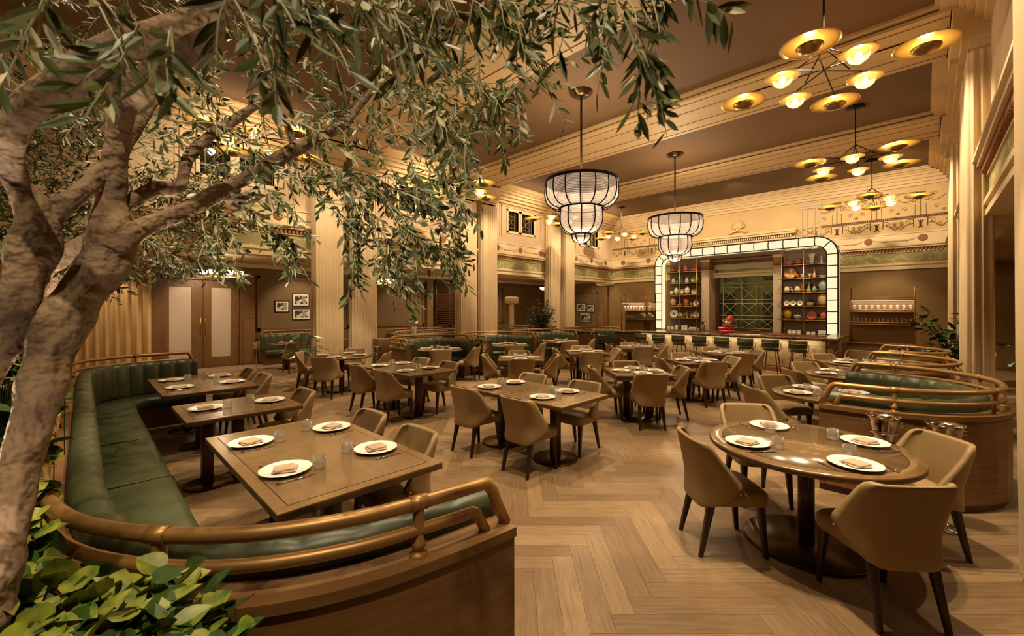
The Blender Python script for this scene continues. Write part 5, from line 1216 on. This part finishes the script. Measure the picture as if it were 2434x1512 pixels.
# long hanging sprays reaching right over the room
HANG=[[(760,480,1.75),(850,470,1.8),(960,450,1.85),(1040,500,1.9),(1090,560,1.95)],[(880,430,1.8),(960,520,1.8),(1010,580,1.8),(1080,600,1.85)],[(860,480,1.7),(900,540,1.7),(935,600,1.7),(960,670,1.7)],[(840,470,1.7),(850,540,1.7),(845,600,1.7),(838,650,1.7)],[(960,450,1.85),(1010,440,1.85),(1060,430,1.85),(1096,500,1.85)],
      [(560,460,1.6),(640,540,1.7),(690,570,1.75),(700,610,1.8)],[(480,520,1.9),(500,600,1.9),(560,640,1.9)],[(330,560,2.4),(400,600,2.5),(440,630,2.5)],[(940,520,1.75),(990,560,1.75),(1060,585,1.8),(1090,640,1.8)],[(700,350,1.7),(800,400,1.75),(890,420,1.8),(960,470,1.85)],[(883,217,1.95),(960,200,1.9),(1040,190,1.85),(1130,200,1.8),(1230,190,1.75)],[(960,200,1.9),(1040,260,1.85),(1110,300,1.8),(1200,300,1.75)],
      [(640,-40,1.3),(860,-20,1.1),(1100,-10,1.0),(1250,10,.95),(1420,0,.9),(1560,-20,.85)]]
for h in HANG:
    pts=smooth([at(u,v,d) for u,v,d in h],5); tw.tube(pts,[.0045*(1-.7*i/len(pts)) for i in range(len(pts))],5)
    for i in range(1,len(pts)):
        for k in range(2 if i%2 else 1):
            ax=(pts[i]-pts[i-1]).normalized(); spray(vs,fs,mi,tw,pts[i],(ax+rv()*.8+Vector((0,0,-.5))),rnd.uniform(.07,.15),rnd.randint(4,7),.054,.0072,.8,.12)
        if rnd.random()<.35: OL.append((pts[i]+Vector((0,0,-.012)),.0095))
# close, blurred sprays hanging from the top edge
NEAR_=[(60,40,.75,-.3,-1),(130,-30,.6,-.1,-1),(240,-20,.62,.3,-1),(330,60,.6,.2,-1),(395,60,.6,.25,-1),(290,130,.62,-.5,-.6),(560,-30,.6,-.1,-1),(600,-40,.58,.6,-.6),(700,-20,.62,.5,-.5),(640,60,.6,-.3,-1),(760,30,.65,.4,-1),(860,-20,.7,.2,-1),(930,40,.75,.1,-1),(1040,-20,.8,-.2,-1),(1120,0,.8,.2,-1),(1170,-20,.8,.5,-.8),(1230,40,.8,.1,-1),(1330,-20,.85,-.1,-1),(1370,20,.85,.2,-1),(1440,-10,.8,-.5,-1),(1480,20,.75,.1,-1),(1500,60,.8,.1,-1),(1520,110,.8,.2,-1),(1555,120,.8,.1,-1),(1540,170,.8,-.1,-1),(1460,60,.85,-.4,-1),(1590,-30,.7,.9,-.3),(1000,90,.9,.2,-.9),(1090,60,.95,-.5,-.8),(1180,200,1.1,.2,-.9),(1060,280,1.1,-.1,-1),(1090,340,1.1,.1,-1),(940,30,.8,.9,-.4)]
RT=Vector((math.cos(YAW),math.sin(YAW),0))
for (u,v,d,a,b) in NEAR_:
    for k in range(2):
        q=at(u+rnd.uniform(-20,20),v+rnd.uniform(-20,20),d); pts=spray(vs,fs,mi,tw,q,RT*(a+rnd.uniform(-.5,.5))+Vector((0,0,b))+rv()*.25,rnd.uniform(.08,.14),rnd.randint(5,8),.062,.0075,.5,.1)
    if rnd.random()<.6: OL.append((q+RT*.02+Vector((0,0,-.03)),.010))
leafmesh('foliage',vs,fs,mi,['leaf_top','leaf_pale'],tree,base)
rel(tw,base); tw.build('twigs','leaf_pale',tree)
m=MB(); m.lathe([(.0005,-1.25),(.6,-1.05),(.95,-.45),(1,.1),(.85,.7),(.45,1.1),(.0005,1.2)],n=10); OM=m.mesh('olive','olive_skin')
for p,r in OL[:90]:
    o=ob('olive',OM,tree,p-base); o.scale=(r,r,r)
# the second, denser olive tree farther back in the planter
b2=at(150,900,4.6); b2=Vector((-6.9,-.72,.74)); t2=thing('olive_tree','second olive tree with dense small-leaved crown farther along the planter','tree',tuple(b2))
m=MB()
limb(m,[(125,930,4.9,40),(128,840,4.85,34),(122,760,4.8,30),(128,700,4.75,34),(140,640,4.7,34),(110,560,4.7,26),(60,480,4.7,20),(20,400,4.7,14)],10)
limb(m,[(135,690,4.75,22),(170,640,4.7,18),(230,600,4.6,14),(330,560,4.5,10),(420,540,4.4,7)],8); limb(m,[(120,760,4.8,16),(100,720,4.8,14),(90,650,4.8,12),(130,520,4.8,10),(180,430,4.8,8)],8)
rel(m,b2); m.build('trunk','bark',t2)
vs=[];fs=[];mi=[]; cnt=0
E2=[(100,450,190,190),(400,580,130,90),(290,500,130,110),(60,330,130,120),(480,500,90,70),(230,640,90,50),(160,330,110,80)]
while cnt<950:
    u=rnd.uniform(-90,580); v=rnd.uniform(180,720)
    if not inside(u,v,E2): continue
    spray(vs,fs,mi,None,at(u,v,rnd.uniform(3.6,5.3)),rv()+Vector((0,0,.1)),.2,rnd.randint(9,12),.075,.010,.3,.3); cnt+=1
leafmesh('foliage',vs,fs,mi,['leaf_top','leaf_pale'],t2,b2)
# ivy: heart-shaped leaves
def heart(vs,fs,mi,p,d,n,L,mat):
    s=d.cross(n)
    if s.length<1e-3: return
    s=s.normalized(); n=s.cross(d).normalized(); b=len(vs); O=[(0,0),(-.1,.22),(.05,.42),(.32,.47),(.6,.37),(.84,.18),(1.02,0),(.84,-.18),(.6,-.37),(.32,-.47),(.05,-.42),(-.1,-.22)]
    c=p+d*L*.4-n*L*.05; vs.append(c)
    for (x,y) in O: vs.append(p+d*L*x+s*L*y+n*L*(abs(y)*.28-.10*x*x))
    for i in range(12): fs.append((b,b+1+i,b+1+(i+1)%12)); mi.append(mat)
def ivy(label,pts,n,Lr,mats,seed,off,stems=True,plim=None):
    r_=random.Random(seed); vs=[];fs=[];mi=[]; st=MB(); t=thing('ivy_plant',label,'plant',tuple(off),0,'ivy plants in the planter')
    for i in range(n):
        c,(rx,ry,rz_)=r_.choice(pts); p=Vector(c)+Vector((r_.gauss(0,rx),r_.gauss(0,ry),abs(r_.gauss(0,rz_))))
        d=Vector((r_.uniform(-1,1),r_.uniform(-1,1),r_.uniform(-.4,.6))).normalized(); nn=(Vector((0,0,1))+Vector((r_.uniform(-1,1),r_.uniform(-1,1),0))*.8).normalized()
        heart(vs,fs,mi,p,d,nn,r_.uniform(*Lr),0 if r_.random()<.6 else 1)
        if stems and i%3==0: st.tube([(p.x,p.y,.74),(p.x+.01,p.y,(p.z+.74)/2),tuple(p)],[.003,.0025,.002],4,False)
    leafmesh('leaves',vs,fs,mi,mats,t,off)
    if stems: rel(st,off); st.build('stems','leaf_green',t)
o1=Vector((-1.35,-.15,.74))
ivy('lime-variegated ivy with heart-shaped leaves at bottom left corner of photo',[(at(u,v,d),(.06,.05,.03)) for u,v,d in ((50,1480,.95),(150,1520,1.0),(250,1520,1.0),(340,1440,1.1),(400,1520,1.05),(430,1560,1.0),(120,1560,.9),(20,1580,.85),(250,1600,.9),(380,1620,.95),(450,1620,.95),(0,1440,1.1))],620,(.05,.085),['leaf_lime','leaf_green'],3,o1)
o2=Vector((-2.6,-.55,.74))
ivy('dark green ivy in the planter behind the near end of banquette',[((-2.3,-.42,.84),(.2,.08,.12)),((-2.9,-.5,.86),(.3,.1,.16)),((-3.6,-.5,.86),(.3,.12,.16))]+[(at(u,v,d),(.06,.05,.06)) for u,v,d in ((0,1330,1.35),(20,1220,1.6),(45,1110,2.0),(50,1000,2.3),(80,990,2.6),(40,900,2.6),(105,900,3.4))],900,(.05,.10),['leaf_green','leaf_lime'],5,o2)
o3=Vector((-5.3,-.6,.74))
ivy('dark green ivy in the planter towards the far end of banquette',[((-4.6,-.55,.9),(.4,.12,.2)),((-5.6,-.55,.92),(.5,.13,.24)),((-6.8,-.6,.9),(.5,.13,.22)),((-7.9,-.6,.9),(.3,.13,.2))],900,(.07,.13),['leaf_green','leaf_dark'],8,o3)
# potted plants
def potted(x,y,label,hpot,h,rad,n,L,w_,mats,kind='leaf',seed=1,pot_mat='potwhite',zc=None):
    r_=random.Random(seed); t=thing('potted_plant',label,'plant',(x,y,.004)); m=MB(); k=.17 if rad<.6 else .24
    m.lathe([(.0005,0),(k*.8,0),(k,hpot),(k*.9,hpot),(k*.88,hpot-.05),(.0005,hpot-.05)],n=24); m.build('pot',pot_mat,t)
    st=MB(); vs=[];fs=[];mi=[]; nb=max(5,n//14)
    for i in range(nb):
        a=r_.random()*6.28; e=r_.uniform(.3,1); tip=Vector((rad*e*math.cos(a),rad*e*math.sin(a),hpot+(h-hpot)*r_.uniform(.35,1)*(1-.25*e))); mid=Vector((tip.x*.35,tip.y*.35,hpot+(tip.z-hpot)*.6))
        pp=smooth([(0,0,hpot-.06),tuple(mid),tuple(tip)],5); st.tube(pp,[.011*(1-.8*j/len(pp)) for j in range(len(pp))],5)
        for j in range(n//nb):
            q=pp[r_.randint(3,len(pp)-1)]; d=(Vector((r_.uniform(-1,1),r_.uniform(-1,1),r_.uniform(-.5,.5)))).normalized()
            leaf(vs,fs,mi,q,d,Vector((r_.uniform(-.5,.5),r_.uniform(-.5,.5),1)),L*r_.uniform(.7,1.2),w_*r_.uniform(.8,1.1),0 if r_.random()<.6 else 1)
    st.build('stems','leg',t); leafmesh('leaves',vs,fs,mi,mats,t,Vector((0,0,0))); return t
potted(-10.5,12.35,'leafy green ficus in pot behind the third left booth',.45,2.3,.75,1400,.13,.035,['leaf_top','leaf_dark'],seed=2)
potted(-9.2,15.3,'small bushy plant in white pot left of the bar',.35,1.12,.36,380,.1,.026,['leaf_top','leaf_dark'],seed=3)
potted(.45,12.15,'plant with big dark pointed leaves behind the right booths',.4,1.95,.85,300,.22,.06,['leaf_dark','leaf_top'],seed=6,pot_mat='bronze')
potted(1.35,9.3,'dark leafy plant beyond the right colonnade',.4,2.1,.6,420,.16,.045,['leaf_dark','leaf_top'],seed=9,pot_mat='bronze')
t=thing('potted_plant','broad-leaved peace lily in white pot by the nearest left curtain','plant',(-10.42,3.62,.004))
m=MB(); m.lathe([(.0005,0),(.13,0),(.16,.28),(.14,.28),(.135,.25),(.0005,.25)],n=24); m.build('pot','potwhite',t)
st=MB(); vs=[];fs=[];mi=[]
for i in range(20):
    a=i*2.4+.4; h=rnd.uniform(.5,1.25); r=rnd.uniform(.12,.32); pp=smooth([(0,0,.25),(r*.3*math.cos(a),r*.3*math.sin(a),h*.7),(r*math.cos(a),r*math.sin(a),h)],5); st.tube(pp,.006,5)
    d=Vector((math.cos(a),math.sin(a),-.15)).normalized(); leaf(vs,fs,mi,pp[-1],d,Vector((0,0,1)),rnd.uniform(.25,.36),.07,1 if i%6==2 else 0)
st.build('stems','leaf_green',t); leafmesh('leaves',vs,fs,mi,['leaf_green','flower_white'],t,Vector((0,0,0)))
